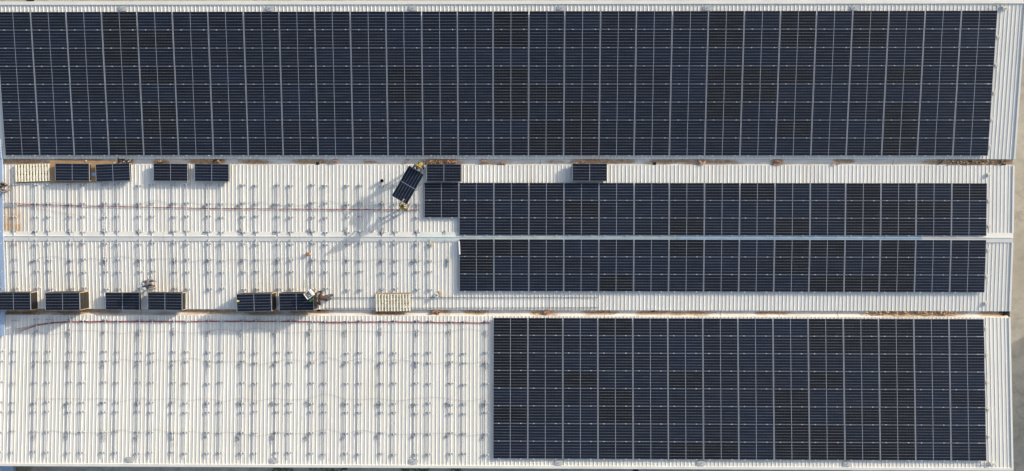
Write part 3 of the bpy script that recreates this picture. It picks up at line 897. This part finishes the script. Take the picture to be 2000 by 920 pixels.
# ---------------------------------------------------------------- rods along the lower roof
for (py, lab, xa, xb) in ((581, 'upper of the two long dark rods lying along the lower roof', 632, 1169.5), (601.5, 'lower of the two long dark rods lying along the lower roof', 632, 1169.5)):
    a = on(xa, py + .6, 'low', .055); b = on(xb, py - .6, 'low', .055)
    mb = MB(); mb.tube([Vector((0, 0, 0)), b - a], .017, 6)
    tag(link('steel_rod', mb.mesh('steel_rod', mat('dark steel', (.12, .12, .12), .5, .3)), None, a), lab, 'rod', 'long dark rods')
for (px, lab) in ((1164.5, 'thin crosspiece at the right end of the two dark rods'), (1074.5, 'thin crosspiece near the middle right of the two dark rods')):
    a = on(px, 580, 'low', .05); b = on(px, 602, 'low', .05)
    mb = MB(); mb.tube([Vector((0, 0, 0)), b - a], .008, 6)
    tag(link('crosspiece', mb.mesh('crosspiece', M_GREYC), None, a), lab, 'rod')

# ---------------------------------------------------------------- debris in the gutters
def rubble(px, py, n, w, h, seed, material, label, long=.2, zz=None, name='rubble_pile', stuff=False):
    zz = 8.375 if py < 400 else 8.31
    rd = random.Random(seed)
    p = at(px, py, zz)
    mb = MB()
    for k in range(n):
        L = long * rd.uniform(.4, 1.1); W_ = rd.uniform(.03, .10) if long < .35 else rd.uniform(.025, .06); T = rd.uniform(.02, .06)
        M = Matrix.Translation((rd.uniform(-w, w) / 2, rd.uniform(-h, h) / 2, rd.uniform(0.0, .06))) @ Euler((rd.uniform(-.3, .3), rd.uniform(-.3, .3), rd.uniform(-1.3, 1.3) if n > 2 else rd.uniform(-.1, .1))).to_matrix().to_4x4()
        mb.box(-L / 2, L / 2, -W_ / 2, W_ / 2, 0, T, k % 2, M)
    mats = material if isinstance(material, list) else [material, material]
    o = link(name, mb.mesh(name, mats), None, p)
    tag(o, label, 'leaf litter' if stuff else 'rubble', None if stuff else 'rubble lying in the gutters', 'stuff' if stuff else None)
    return o
rubble(240, 314.5, 34, 1.1, .26, 1, [M_WOODD, M_DARK], 'heap of broken sticks in the gutter above the slightly turned stack', .34)
rubble(311, 316, 16, .35, .25, 2, [M_CARD, M_DARK], 'small brown debris heap above the third upper stack', .2)
rubble(425, 316, 8, .5, .2, 3, [M_DARK, M_CARD], 'dark twigs above the fourth upper stack', .25)
rubble(862, 315.5, 44, 2.0, .28, 4, [M_BRICK, M_CARD], 'scatter of reddish rubble in the gutter above the stack near the carried panel', .22)
rubble(1136, 316.5, 16, .9, .2, 6, [M_WOODD, M_CARD], 'brown sticks in the gutter above the lone right stack', .4)
rubble(1371, 316, 18, .5, .28, 7, [M_BRICK, M_WOODD], 'pile of splintered wood pieces in the upper gutter', .3)
rubble(1632, 320, 7, .45, .08, 8, [M_BRICK, M_CARD], 'small brick crumbs in the upper gutter, rightmost heap', .14)
rubble(1900, 316, 70, 4.5, .22, 9, [M_CARD, M_DARK], 'long strip of leaf litter at the right end of the upper gutter', .12, name='leaf_litter', stuff=True)
rubble(1780, 610, 60, 6.0, .2, 10, [M_CARD, M_WOODD], 'long strip of dry leaf litter at the right end of the lower gutter', .10, name='leaf_litter', stuff=True)
def bricks(px, py, specs, label):
    zz = 8.37 if py < 400 else 8.30
    p = at(px, py, zz)
    mb = MB()
    for (dx, dy, dz, L, W_, T, a) in specs:
        M = Matrix.Translation((dx, dy, dz)) @ Matrix.Rotation(a, 4, 'Z')
        mb.box(-L / 2, L / 2, -W_ / 2, W_ / 2, 0, T, 0, M)
    o = link('brick', mb.mesh('brick', M_BRICK), None, p)
    tag(o, label, 'brick', 'bricks left in the gutters')
two = [(0, .06, 0, .30, .10, .07, .05), (.02, -.07, 0, .30, .10, .07, -.04), (0, 0, .072, .26, .08, .05, .02)]
bricks(655, 314, two, 'ribbed pink brick in the upper gutter between outlet and pallet side')
bricks(795, 314, [(0, 0, 0, .2, .12, .08, .9), (.07, .05, .0, .2, .10, .06, 1.0)], 'pink brick on end in the upper gutter left of the carried panel')
bricks(945.5, 313.5, [(0, 0, 0, .34, .16, .1, 0)], 'single pale brick in the upper gutter right of the rubble scatter')
bricks(983, 317.5, [(0, 0, 0, .30, .12, .08, .25), (-.22, -.06, 0, .16, .07, .05, .5), (.1, -.08, 0, .16, .08, .05, -.4)], 'broken brick in the upper gutter left of the lone stack')
bricks(1517, 316.5, [(0, .09, 0, .3, .08, .07, .05), (.05, -.03, 0, .42, .09, .07, .12), (0, -.16, 0, .44, .08, .07, 0), (.1, .02, .07, .28, .07, .05, -.2)], 'stacked pink bricks in the upper gutter, below the eighth column')
bricks(850, 609, [(-.12, -.02, 0, .4, .14, .08, .35), (.16, 0, 0, .3, .14, .08, -.2), (0, .07, .08, .34, .1, .07, .3), (.22, -.1, 0, .22, .1, .08, 1.2), (-.22, -.11, 0, .2, .08, .06, .1)], 'heap of broken pink bricks in the lower gutter right of the pallet')
bricks(1067.5, 609.5, [(0, 0, 0, .36, .16, .09, .15), (.12, .09, 0, .2, .12, .1, 1.2), (.15, -.05, .09, .2, .1, .06, .4)], 'pink bricks in the lower gutter below the second array column')
bricks(731, 611, [(0, 0, 0, .26, .1, .06, .1), (.1, .05, 0, .18, .08, .05, .4)], 'reddish brick half under the lone empty pallet')

# ---------------------------------------------------------------- roof anchors and lifeline
def plate(px, py, f, label, w=.55, d=.26, material=None):
    p = on(px, py, f, .04)
    t = empty('roof_anchor', p, (PL[f][3], 0, 0))
    mb = MB(); mb.box(-w / 2, w / 2, -d / 2, d / 2, 0, .012); mb.box(-w / 2 + .08, w / 2 - .06, -d / 2 - .04, d / 2 + .03, .012, .02)
    link('base_plate', mb.mesh('base_plate', material or M_PLATE), t)
    mb = MB(); mb.lathe([(.001, .08), (.02, .075), (.02, .02), (.035, .02)], 10); link('post', mb.mesh('post', M_COND), t)
    tag(t, label, 'roof anchor', 'roof anchors along the building edges')
places = ['leftmost', 'second', 'third', 'fourth', 'fifth', 'rightmost']
for n, px in enumerate((240, 527, 807, 1097, 1382, 1670)): plate(px, 16.5 - .3 * n, 'top', 'grey anchor plate on the top edge, %s of six' % places[n])
for n, (px, py) in enumerate(((253.5, 897), (535, 899), (808, 901), (1092, 903.5), (1370, 904.5), (1655, 905.5))): plate(px, py, 'end', 'grey anchor plate on the bottom edge, %s of six' % places[n])
LIFE = [(1962, 15, 'top'), (1948.5, 72, 'top'), (1945.5, 127, 'top'), (1941.5, 181, 'top'), (1937, 234, 'top'), (1933.5, 287, 'top'), (1930.5, 341, 'mid'), (1931, 392, 'mid'), (1931.5, 441, 'mid'),
        (1930, 488, 'low'), (1927, 540, 'low'), (1925, 592, 'low'), (1925.5, 641, 'end'), (1927, 693, 'end'), (1928.5, 746, 'end'), (1930, 799, 'end'), (1931, 852, 'end'), (1938, 905, 'end')]
prev = None
for n, (px, py, f) in enumerate(LIFE):
    big = n in (0, len(LIFE) - 1)
    p = on(px, py, f, .038)
    t = empty('lifeline_bracket', p, (PL[f][3], 0, 0))
    w = .40 if big else .24
    mb = MB(); mb.box(-w / 2, w / 2, -.10, .10, 0, .05); mb.box(-w / 2 + .03, w / 2 - .03, -.05, .05, .05, .09)
    link('base', mb.mesh('base', M_PLATEW), t)
    mb = MB(); mb.box(-.025 - w * .3, .02 - w * .3, -.13, -.07, .0, .12); link('clip', mb.mesh('clip', M_CLAMP), t)
    if big:
        mb = MB(); s_ = -1 if n == 0 else 1
        for q in range(3): mb.tube([(-.1, .02 * q, .07), (-.45, s_ * -.02 + .05 * q - .05, .08), (-.72 - .08 * q, s_ * -.10 + .07 * q, .06)], .012, 5)
        link('tensioner', mb.mesh('tensioner', M_BRK), t)
    lab = {0: 'large pale bracket at the top right corner of the roofs', len(LIFE) - 1: 'large pale bracket at the bottom right corner of the roofs'}.get(n)
    if not lab:
        grp = {'top': ('top array', 1), 'mid': ('array above the ridge', 6), 'low': ('array below the ridge', 9), 'end': ('bottom right array', 12)}[f]
        lab = 'small pale bracket right of the %s, %s from its top' % (grp[0], ORD[n - grp[1] + 1])
    tag(t, lab, 'bracket', 'lifeline brackets down the right edge')
for (f, a, b, nm) in (('top', LIFE[0], LIFE[5], 'top roof'), ('mid', LIFE[6], LIFE[8], 'roof above the ridge'), ('low', LIFE[9], LIFE[11], 'roof below the ridge'), ('end', LIFE[12], LIFE[17], 'bottom roof')):
    P, Q = on(a[0] - 1, a[1], f, .10), on(b[0] - 1, b[1], f, .10)
    mb = MB(); mb.tube([Vector(), Q - P], .008, 5)
    tag(link('lifeline_cable', mb.mesh('lifeline_cable', M_COND), None, P), 'thin steel line through the pale brackets on the ' + nm, 'lifeline')

# ---------------------------------------------------------------- small things left on the roofs
def thing_box(name, px, py, f, dims, rotz, material, label, cat, h=.038):
    p = on(px, py, f, h)
    mb = MB(); a, b, c = dims
    mb.box(-a / 2, a / 2, -b / 2, b / 2, 0, c); mb.box(-a / 2 + .01, a / 2 - .01, -.006, .006, c, c + .004)
    o = link(name, mb.mesh(name, material), None, p, (0, 0, rotz))
    tag(o, label, cat); return o
# black bucket
p = on(747, 353.5, 'mid', .038)
t = empty('bucket', p); tag(t, 'small black bucket standing left of the carried panel', 'bucket')
mb = MB(); mb.lathe([(.001, 0), (.085, 0), (.105, .22), (.112, .22), (.112, .235), (.098, .235), (.08, .02), (.001, .02)], 18); link('pail', mb.mesh('pail', M_BLACK, True), t)
mb = MB(); mb.tube([(.105 * math.cos(a), .105 * math.sin(a) * .5 + .06, .23 + .02 * math.sin(a)) for a in [math.pi * k / 8 for k in range(9)]], .004, 5); link('handle', mb.mesh('handle', M_COND), t)
# cable spool and cardboard box
p = on(852.5, 577, 'low', .038 + .2); p.z -= .2
t = empty('cable_spool', p); tag(t, 'small white cable spool standing beside a tan box on the lower roof', 'spool')
mb = MB()
for z in (0, .185): mb.lathe([(.03, z), (.15, z), (.15, z + .015), (.03, z + .015)], 24)
link('flange', mb.mesh('flange', M_FOAM), t)
mb = MB(); mb.lathe([(.03, .19), (.03, .015), (.085, .015), (.095, .1), (.085, .185)], 20); link('wound_cable', mb.mesh('wound_cable', M_GREYC), t)
mb = MB()
for k in range(3):
    a = k * 2.1
    mb.tube([(.03 * math.cos(a), .03 * math.sin(a), .203), (.135 * math.cos(a + .4), .135 * math.sin(a + .4), .203)], .011, 5)
mb.tube([(.06 * math.cos(a), .06 * math.sin(a), .205) for a in [k * .6 for k in range(12)]], .008, 5)
link('spoke', mb.mesh('spoke', M_GREYC), t)
thing_box('cardboard_box', 861, 572.5, 'low', (.20, .32, .12), .05, M_WOODD, 'small tan box beside the white spool', 'box')
thing_box('wood_block', 843.3, 478, 'low', (.17, .22, .10), .1, M_WOODD, 'small tan block below the ridge, left of the arrays', 'wood block')
thing_box('plastic_strip', 875, 512, 'low', (.16, .55, .02), 0, mat('greenish plastic', (.36, .42, .41), .2), 'greenish plastic strip lying beside the last bare rail', 'strip', .045)
p = on(897.3, 484, 'low', .155)
mb = MB(); mb.box(-.035, .045, -.44, .44, 0, .006); mb.box(-.035, -.029, -.44, .44, .006, .03)
tag(link('metal_flashing', mb.mesh('metal_flashing', mat('white flashing', (.8, .8, .84), .5)), None, p, (0, 0, R(3))), 'white metal strip leaning at the left corner of the array below the ridge', 'metal strip')
def crumple(px, py, f, r, material, label, cat, name, seed, h=.05, flat=.5):
    rd = random.Random(seed)
    bm = bmesh.new(); bmesh.ops.create_icosphere(bm, subdivisions=2, radius=r)
    for v in bm.verts:
        v.co *= rd.uniform(.6, 1.35); v.co.z = max(v.co.z * flat, -r * flat * .6)
    me = bpy.data.meshes.new(name); bm.to_mesh(me); bm.free(); me.materials.append(material)
    p = on(px, py, f, h + r * flat * .6)
    tag(link(name, me, None, p), label, cat)
crumple(602, 495.5, 'low', .15, mat('brown paper', (.34, .20, .13), .9, vary=.3, nscale=8), 'crumpled brown paper lying alone below the ridge', 'paper', 'crumpled_paper', 4)
crumple(758, 429, 'mid', .04, M_FOAM, 'tiny white scrap below the lower carrying worker', 'scrap', 'paper_scrap', 5)
crumple(727, 452.5, 'mid', .05, M_BRICK, 'small brown scrap at the ridge cap below the black bucket', 'scrap', 'paper_scrap', 6)
crumple(168, 292 + 22, 'mid', .05, M_GLOVE, 'small pale scrap in the gutter above the cardboard', 'scrap', 'paper_scrap', 8)
crumple(745, 444, 'mid', .06, M_GLOVE, 'small pale rag by the rail below the black bucket', 'scrap', 'rag', 9)
# glove on stack five, open white box and green cloth on stack six
gpt = at(463.5, 589, z5 + .02)
bm = bmesh.new()
mb = MB()
mb.box(-.05, .05, -.04, .04, 0, .03)
for k, (yy, L) in enumerate(((-.032, .06), (-.011, .08), (.011, .075), (.032, .055))): mb.box(.05, .05 + L, yy - .009, yy + .009, .004, .024)
mb.box(-.02, .03, .04, .085, .004, .024)
tag(link('glove', mb.mesh('glove', [mat('yellow glove', (.75, .66, .25), .9)]), None, at(464, 588.5, z5 + .004), (0, 0, .3)), 'yellow work glove on the left end of a stack', 'glove')
bp = at(602.5, 575.5, z6 + .3); bp.z = z6 + .003
bx = empty('foam_box', bp, (0, 0, R(36)))
tag(bx, 'white open box on top of a panel stack beside the red brown worker', 'box')
mb = MB(); a, b, hh, w = .25, .22, .30, .03
mb.box(-a, a, -b, b, 0, .03)
mb.box(-a, a, -b, -b + w, .03, hh); mb.box(-a, a, b - w, b, .03, hh); mb.box(-a, -a + w, -b + w, b - w, .03, hh); mb.box(a - w, a, -b + w, b - w, .03, hh)
link('box_body', mb.mesh('box_body', M_FOAM), bx)
mb = MB(); mb.box(-a + w + .004, a - w - .004, -b + w + .004, b - w - .004, .032, .15); link('box_floor', mb.mesh('box_floor', M_PLATE), bx)  # raised grey floor, makes the inside darker than the white walls
mb = MB(); mb.box(a - .10, a + .03, -b, b, hh + .003, hh + .02); link('box_flap', mb.mesh('box_flap', M_FOAM), bx)
for k, (dx, dy, r_) in enumerate(((-.1, .06, .05), (.0, -.07, .045), (-.05, -.03, .035), (.06, .05, .04))):
    mb = MB(); mb.lathe([(.001, 0), (r_, 0), (r_, .13), (.001, .135)], 12)
    pp = bx.matrix_basis @ Vector((dx, dy, .153))
    tag(link('bottle', mb.mesh('bottle', [M_OPT, M_FOAM, M_GREYC, M_PLATE][k]), None, pp),
        ['grey bottle in the left corner of the white box', 'white bottle in the lower corner of the white box', 'dark can in the middle of the white box', 'grey can in the upper corner of the white box'][k], 'bottle')
mb = MB()
rd = random.Random(3)
pts = [(.17 * math.cos(t) * rd.uniform(.7, 1.1), .07 * math.sin(t) * rd.uniform(.8, 1.2)) for t in [k * .7 for k in range(9)]]
mb.poly([(x, y, .03) for x, y in pts]); n = len(pts)
for k in range(n):
    a_, b_ = pts[k], pts[(k + 1) % n]
    mb.poly([(a_[0] * 1.15, a_[1] * 1.15, 0), (b_[0] * 1.15, b_[1] * 1.15, 0), (b_[0], b_[1], .03), (a_[0], a_[1], .03)])
tag(link('cloth', mb.mesh('cloth', M_GREEN), None, at(608, 586, z6 + .004), (0, 0, .6)), 'bright green cloth beside the white box', 'cloth')

# ---------------------------------------------------------------- people
def blob_mesh(name, bones, voxel, material):
    """bones: (a, b, ra, rb); union of tapered capsules re-meshed into one skin"""
    bm = bmesh.new()
    for (a, b, ra, rb) in bones:
        a, b = Vector(a), Vector(b)
        d = b - a
        L = d.length
        if L > 1e-5:
            q = d.to_track_quat('Z', 'Y').to_matrix().to_4x4()
            bmesh.ops.create_cone(bm, cap_ends=True, segments=12, radius1=ra, radius2=rb, depth=L, matrix=Matrix.Translation((a + b) / 2) @ q)
        for (c, r_) in ((a, ra), (b, rb)):
            bmesh.ops.create_icosphere(bm, subdivisions=2, radius=r_ * 1.01, matrix=Matrix.Translation(c))
    me = bpy.data.meshes.new(name); bm.to_mesh(me); bm.free()
    tmp = bpy.data.objects.new('tmp', me); COL.objects.link(tmp)
    md = tmp.modifiers.new('r', 'REMESH'); md.mode = 'VOXEL'; md.voxel_size = voxel; md.use_smooth_shade = True
    sm = tmp.modifiers.new('s', 'SMOOTH'); sm.iterations = 2; sm.factor = .4
    dg = bpy.context.evaluated_depsgraph_get()
    out = bpy.data.meshes.new_from_object(tmp.evaluated_get(dg))
    bpy.data.objects.remove(tmp)
    out.name = name; out.materials.clear(); out.materials.append(material)
    return out
def hand_bones(wr, direction, palm_n, side):
    wr = Vector(wr); d = Vector(direction).normalized(); n = Vector(palm_n).normalized()
    s = d.cross(n).normalized()
    B = [(wr, wr + d * .05, .026, .030)]
    for k in (-1, 1): B.append((wr + s * .016 * k, wr + d * .085 + s * .026 * k, .018, .015))
    for k, L in enumerate((.068, .078, .073, .056)):
        base = wr + d * .085 + s * (-.033 + .022 * k)
        mid_ = base + d * L * .55 - n * .012
        tip = mid_ + d * L * .35 - n * .032
        B += [(base, mid_, .0105, .0095), (mid_, tip, .0095, .008)]
    tb = wr + d * .02 - s * .03 * side
    tm = tb + d * .04 - s * .035 * side
    B += [(tb, tm, .013, .011), (tm, tm + d * .03 - n * .02, .011, .009)]
    return B
def person(label, loc, rotz, J, top_mat, trouser_mat, sleeve, hat=None, vest=None, patch=None, bare_arms=False):
    t = empty('person', loc, (0, 0, rotz)); tag(t, label, 'person')
    V = {k: Vector(v) for k, v in J.items()}
    h = V['head']; up = (V['head'] - V['neck']).normalized()
    fwd = Vector(J.get('face', (1, 0, 0))).normalized()
    side = up.cross(fwd).normalized()
    B = [(V['pelvis'], V['chest'], .125, .135), (V['chest'], V['neck'], .12, .055), (V['neck'], h - up * .03, .052, .062),
         (h - up * .035 + fwd * .012, h + up * .045, .078, .09), (h - up * .075 + fwd * .045, h - up * .03 + fwd * .03, .04, .06),
         (h + fwd * .085 - up * .01, h + fwd * .105 - up * .03, .013, .018)]
    for s in (-1, 1): B.append((h + side * s * .085 - up * .02, h + side * s * .092 + up * .01, .014, .017))
    for s in ('l', 'r'):
        k = 1 if s == 'l' else -1
        B += [(V['chest'] + (V['neck'] - V['chest']) * .5, V['sh' + s], .085, .062), (V['sh' + s], V['el' + s], .052, .041), (V['el' + s], V['wr' + s], .040, .027),
              (V['pelvis'], V['hip' + s], .11, .095), (V['hip' + s], V['kn' + s], .088, .058), (V['kn' + s], V['an' + s], .055, .038),
              (V['an' + s] + Vector((0, 0, -.03)), V['an' + s] + Vector(J.get('toe' + s, (.17, 0, -.05))), .042, .035)]
        hd = Vector(J.get('hand' + s, tuple(V['wr' + s] - V['el' + s])))
        B += hand_bones(V['wr' + s], hd, (0, 0, 1), k)
    link('body', blob_mesh('body', B, .0105, M_SKIN), t)
    g = .03
    C = [(V['pelvis'], V['chest'], .125 + g, .135 + g), (V['chest'], V['chest'] + (V['neck'] - V['chest']) * .75, .12 + g, .085)]
    C2 = []
    for s in ('l', 'r'):
        C += [(V['chest'] + (V['neck'] - V['chest']) * .5, V['sh' + s], .085 + g, .062 + g)]
        e = V['wr' + s] if sleeve == 'long' else V['el' + s]
        C += [(V['sh' + s], V['el' + s], .052 + g, .041 + g)]
        if sleeve == 'long': C += [(V['el' + s], V['el' + s] + (V['wr' + s] - V['el' + s]) * .9, .04 + g, .03 + g)]
    link('shirt', blob_mesh('shirt', C, .02, top_mat), t)
    T = []
    for s in ('l', 'r'):
        T += [(V['pelvis'], V['hip' + s], .11 + g, .095 + g), (V['hip' + s], V['kn' + s], .088 + g, .058 + g), (V['kn' + s], V['kn' + s] + (V['an' + s] - V['kn' + s]) * .88, .055 + g, .038 + g)]
    link('trousers', blob_mesh('trousers', T, .02, trouser_mat), t)
    Bt = []
    for s in ('l', 'r'):
        Bt += [(V['an' + s], V['an' + s] + Vector((0, 0, -.045)), .055, .05), (V['an' + s] + Vector((0, 0, -.045)), V['an' + s] + Vector(J.get('toe' + s, (.17, 0, -.05))), .05, .045)]
        bo = link('boot', blob_mesh('boot', Bt, .015, M_BOOT), t); Bt = []
    if vest:
        Vt = [(V['pelvis'], V['chest'], .16, .168), (V['chest'], V['chest'] + (V['neck'] - V['chest']) * .6, .155, .125)]
        for s in ('l', 'r'): Vt.append((V['chest'] + (V['neck'] - V['chest']) * .55, V['chest'] + (V['neck'] - V['chest']) * .55 + (V['sh' + s] - V['chest']) * .75, .11, .088))
        link('vest', blob_mesh('vest', Vt, .02, vest), t)
    if patch:
        # pale back panel of the shirt
        d = (V['chest'] - V['pelvis']).normalized(); bn = d.cross(Vector((0, 1, 0))); bn = -bn if bn.z < 0 else bn
        link('back_panel', blob_mesh('back_panel', [(V['pelvis'] + d * .06 + bn * .06, V['chest'] - d * .03 + bn * .07, .115, .118)], .02, patch), t)
    hm = [(h + up * .035 - fwd * .02, h + up * .05 + fwd * .01, .092, .092), (h - fwd * .035, h - fwd * .03 - up * .05, .085, .06)]
    link('hair', blob_mesh('hair', hm, .015, M_HAIR), t)
    if hat:
        b = MB(); 
        ob = None
        prof = [(.125, .015), (.135, .02), (.118, .045), (.11, .09), (.08, .135), (.001, .155)]
        b.lathe(prof, 20)
        ho = link('helmet', b.mesh('helmet', hat, True), t, h, up.to_track_quat('Z', 'Y').to_euler())
    return t
stand = dict(anl=(0.06, .13, .10), anr=(-.08, -.13, .10), knl=(.10, .12, .50), knr=(.02, -.12, .50), hipl=(0, .09, .90), hipr=(0, -.09, .90), pelvis=(0, 0, .95),
             chest=(.07, 0, 1.30), neck=(.12, 0, 1.49), head=(.16, 0, 1.62), shl=(.09, .19, 1.42), shr=(.09, -.19, 1.42), ell=(.20, .27, 1.16), elr=(.20, -.27, 1.16),
             wrl=(.42, .24, 1.06), wrr=(.42, -.24, 1.06), face=(1, 0, -.35))
# carried panel
CZ = 1.04
c4 = [at(a, b, zroof('mid', 1) + CZ + dz) for a, b, dz in ((798.9, 324.6, .05), (826.7, 341.3, .05), (794.7, 397.3, -.03), (766, 382.3, -.03))]
cc = sum(c4, Vector()) / 4
ax = ((c4[0] + c4[1]) / 2 - (c4[2] + c4[3]) / 2).normalized()     # long axis
ay = Vector((0, 0, 1)).cross(ax).normalized(); az = ax.cross(ay)
Mx = Matrix((ax, ay, az)).transposed()
cp = panel_thing(cc, Mx.to_euler())
tag(cp, 'solar panel carried at a slant by two workers in yellow vests', 'solar panel')
for (k, (dx, dy)) in enumerate(((.93, -.42), (.70, -.36))):
    pass
roofz = lambda y: zroof('mid', y) + .03
yaw = math.atan2(ax.y, ax.x)
# worker at the lower end faces along +ax, at the upper end along -ax
def stand_at(px, py, J, yaw_):
    hd = Vector(J['head'])
    z_ = zroof('mid', cc.y) + .03 + hd.z
    P = at(px, py, z_) - Matrix.Rotation(yaw_, 3, 'Z') @ Vector((hd.x, hd.y, 0))
    return P
pa = stand_at(786.5, 402, stand, yaw)
ba = person('person in yellow vest and dark hair carrying the lower end of a panel', (pa.x, pa.y, roofz(pa.y)), yaw, stand, M_GREYT, M_JEAN, 'long', None, M_VESTB)
pb_ = dict(stand); pb_.update(chest=(.16, 0, 1.26), neck=(.25, 0, 1.42), head=(.32, .02, 1.53), shl=(.2, .19, 1.36), shr=(.2, -.19, 1.36), ell=(.28, .26, 1.12), elr=(.28, -.26, 1.12), wrl=(.46, .3, 1.08), wrr=(.46, -.3, 1.08), anl=(.1, .15, .1), anr=(-.25, -.1, .1), knr=(-.05, -.11, .5))
pb = stand_at(815, 328, pb_, yaw + math.pi)
person('person in yellow vest bending over the upper end of the carried panel', (pb.x, pb.y, roofz(pb.y)), yaw + math.pi, pb_, M_GREYT, M_JEAN, 'long', None, M_VEST)
cr = dict(anl=(-.02, .17, .10), anr=(.06, -.17, .10), knl=(.20, .24, .46), knr=(.24, -.22, .46), hipl=(-.22, .10, .60), hipr=(-.22, -.10, .60), pelvis=(-.22, 0, .66),
          chest=(.10, 0, .90), neck=(.28, 0, .98), head=(.41, 0, 1.01), shl=(.17, .19, .93), shr=(.17, -.19, .93), ell=(.20, .34, .70), elr=(.24, -.33, .70), wrl=(.38, .22, .52), wrr=(.36, -.24, .50), face=(.6, 0, -.8))
# left edge worker
pe = stand_at(1.5, 364.5, cr, R(8))
person('person in yellow vest cut off by the left edge of the photo', (pe.x, pe.y, zroof('mid', pe.y) + .03), R(8), cr, M_GREYT, M_JEAN, 'long', None, M_VESTB)
# crouching worker with pale back
pc = on(288, 553.5, 'low', .7)
person('person in dark grey clothes with a pale back crouching on the lower roof', (pc.x - .05, pc.y - .05, zroof('low', pc.y) + .03), R(-3), cr, M_GREYT, M_GREYT, 'long', None, None, M_WHITET)
# worker leaning on stack six
le = dict(anl=(-.30, .12, .10), anr=(-.42, -.14, .10), knl=(-.16, .13, .50), knr=(-.24, -.13, .50), hipl=(-.20, .09, .90), hipr=(-.20, -.09, .90), pelvis=(-.18, 0, .94),
          chest=(.10, 0, 1.14), neck=(.24, 0, 1.24), head=(.34, 0, 1.33), shl=(.14, .20, 1.20), shr=(.14, -.20, 1.20), ell=(.10, .42, 1.10), elr=(.10, -.42, 1.10), wrl=(.28, .36, 1.12), wrr=(.28, -.36, 1.12), face=(.8, 0, -.6))
pq = on(629, 581.5, 'low', 1.0)
person('person in red brown shirt leaning over the end of a panel stack', (pq.x + .06, pq.y, zroof('low', pq.y) + .03), R(172), le, M_REDT, M_JEAN, 'long')

# ---------------------------------------------------------------- yard details seen past the edges
def yard_box(name, px0, px1, py0, py1, h, material, label, cat):
    a = at(px0, py0, h); b = at(px1, py1, h)
    mb = MB()
    w, d = abs(b.x - a.x), abs(a.y - b.y)
    mb.box(-w / 2, w / 2, -d / 2, d / 2, 0, h)
    for k in range(5): mb.box(-w / 2 + .04 + k * (w - .08) / 5, -w / 2 + .04 + k * (w - .08) / 5 + (w - .08) / 9, -d / 2 + .04, d / 2 - .04, h, h + .01)
    tag(link(name, mb.mesh(name, material), None, ((a.x + b.x) / 2, (a.y + b.y) / 2, 0.004)), label, cat)
yard_box('drain_cover', 667, 678, 912.5, 917.5, .03, M_BLACK, 'black drain cover in the yard below the bottom edge, left', 'drain cover')
yard_box('drain_cover', 1236.5, 1247, 916, 923, .03, M_BLACK, 'black drain cover in the yard below the bottom edge, right', 'drain cover')
yard_box('drain_cover', 52, 66, -2, 3.6, .03, M_DARK, 'dark grating in the yard above the top left of the roof', 'drain cover')
yard_box('drain_cover', 1966, 1990, -8, .6, .03, M_DARK, 'dark grating in the yard above the top right of the roof', 'drain cover')
def lean_to(px0, px1, py0, py1, h, material, label):
    a = at(px0, py0, h); b = at(px1, py1, h)
    t = empty('canopy', ((a.x + b.x) / 2, (a.y + b.y) / 2, 0)); tag(t, label, 'canopy')
    w, d = abs(b.x - a.x), abs(a.y - b.y)
    mb = MB(); mb.box(-w / 2, w / 2, -d / 2, d / 2, h - .05, h)
    k = -w / 2 + .15
    while k < w / 2 - .1: mb.box(k - .02, k + .02, -d / 2, d / 2, h, h + .03); k += .35
    link('canopy_sheet', mb.mesh('canopy_sheet', material), t)
    for sx in (-1, 1):
        for sy in (-1, 1):
            m2 = MB(); m2.box(sx * (w / 2 - .1) - .04, sx * (w / 2 - .1) + .04, sy * (d / 2 - .1) - .04, sy * (d / 2 - .1) + .04, 0, h - .05); link('post', m2.mesh('post', M_GREYC), t)
lean_to(-60, 27, 911, 990, 2.6, M_TRAY, 'blue grey metal canopy below the bottom left corner of the roof')
lean_to(31, 61, 911, 960, 2.3, M_OLIVE, 'olive brown canopy just right of the blue grey one')
def weed(px, py, r, n, seed, label):
    rd = random.Random(seed); p = at(px, py, 0)
    t = empty('weed', p); tag(t, label, 'weed', 'weeds growing in the yard')
    mb = MB(); st = MB()
    for k in range(n):
        a = rd.uniform(0, 6.28); q = r * math.sqrt(rd.random()); h = rd.uniform(.05, .5) * (1 - q / r * .6)
        c = Vector((q * math.cos(a) * 1.6, q * math.sin(a) * .6, h))
        u = Vector((rd.uniform(-1, 1), rd.uniform(-1, 1), rd.uniform(-.3, .5))).normalized() * rd.uniform(.05, .12)
        w_ = Vector((-u.y, u.x, rd.uniform(-.03, .03))) * .45
        mb.poly([c - u, c - w_, c + u, c + w_])
        if k % 6 == 0: st.tube([(c.x * .3, c.y * .3, 0), c], .006, 4)
    link('leaves', mb.mesh('leaves', M_LEAF), t); link('stem', st.mesh('stem', M_LEAF), t)
weed(637, 917, .8, 160, 1, 'green weed tuft left of the left drain cover')
weed(553, 917, .5, 90, 2, 'small weed tuft, leftmost in the shaded yard')
weed(811, 913.5, .7, 140, 3, 'dark weed tuft below the third bottom anchor plate')
weed(890, 915, .3, 50, 4, 'tiny weed in the shaded yard right of the dark tuft')
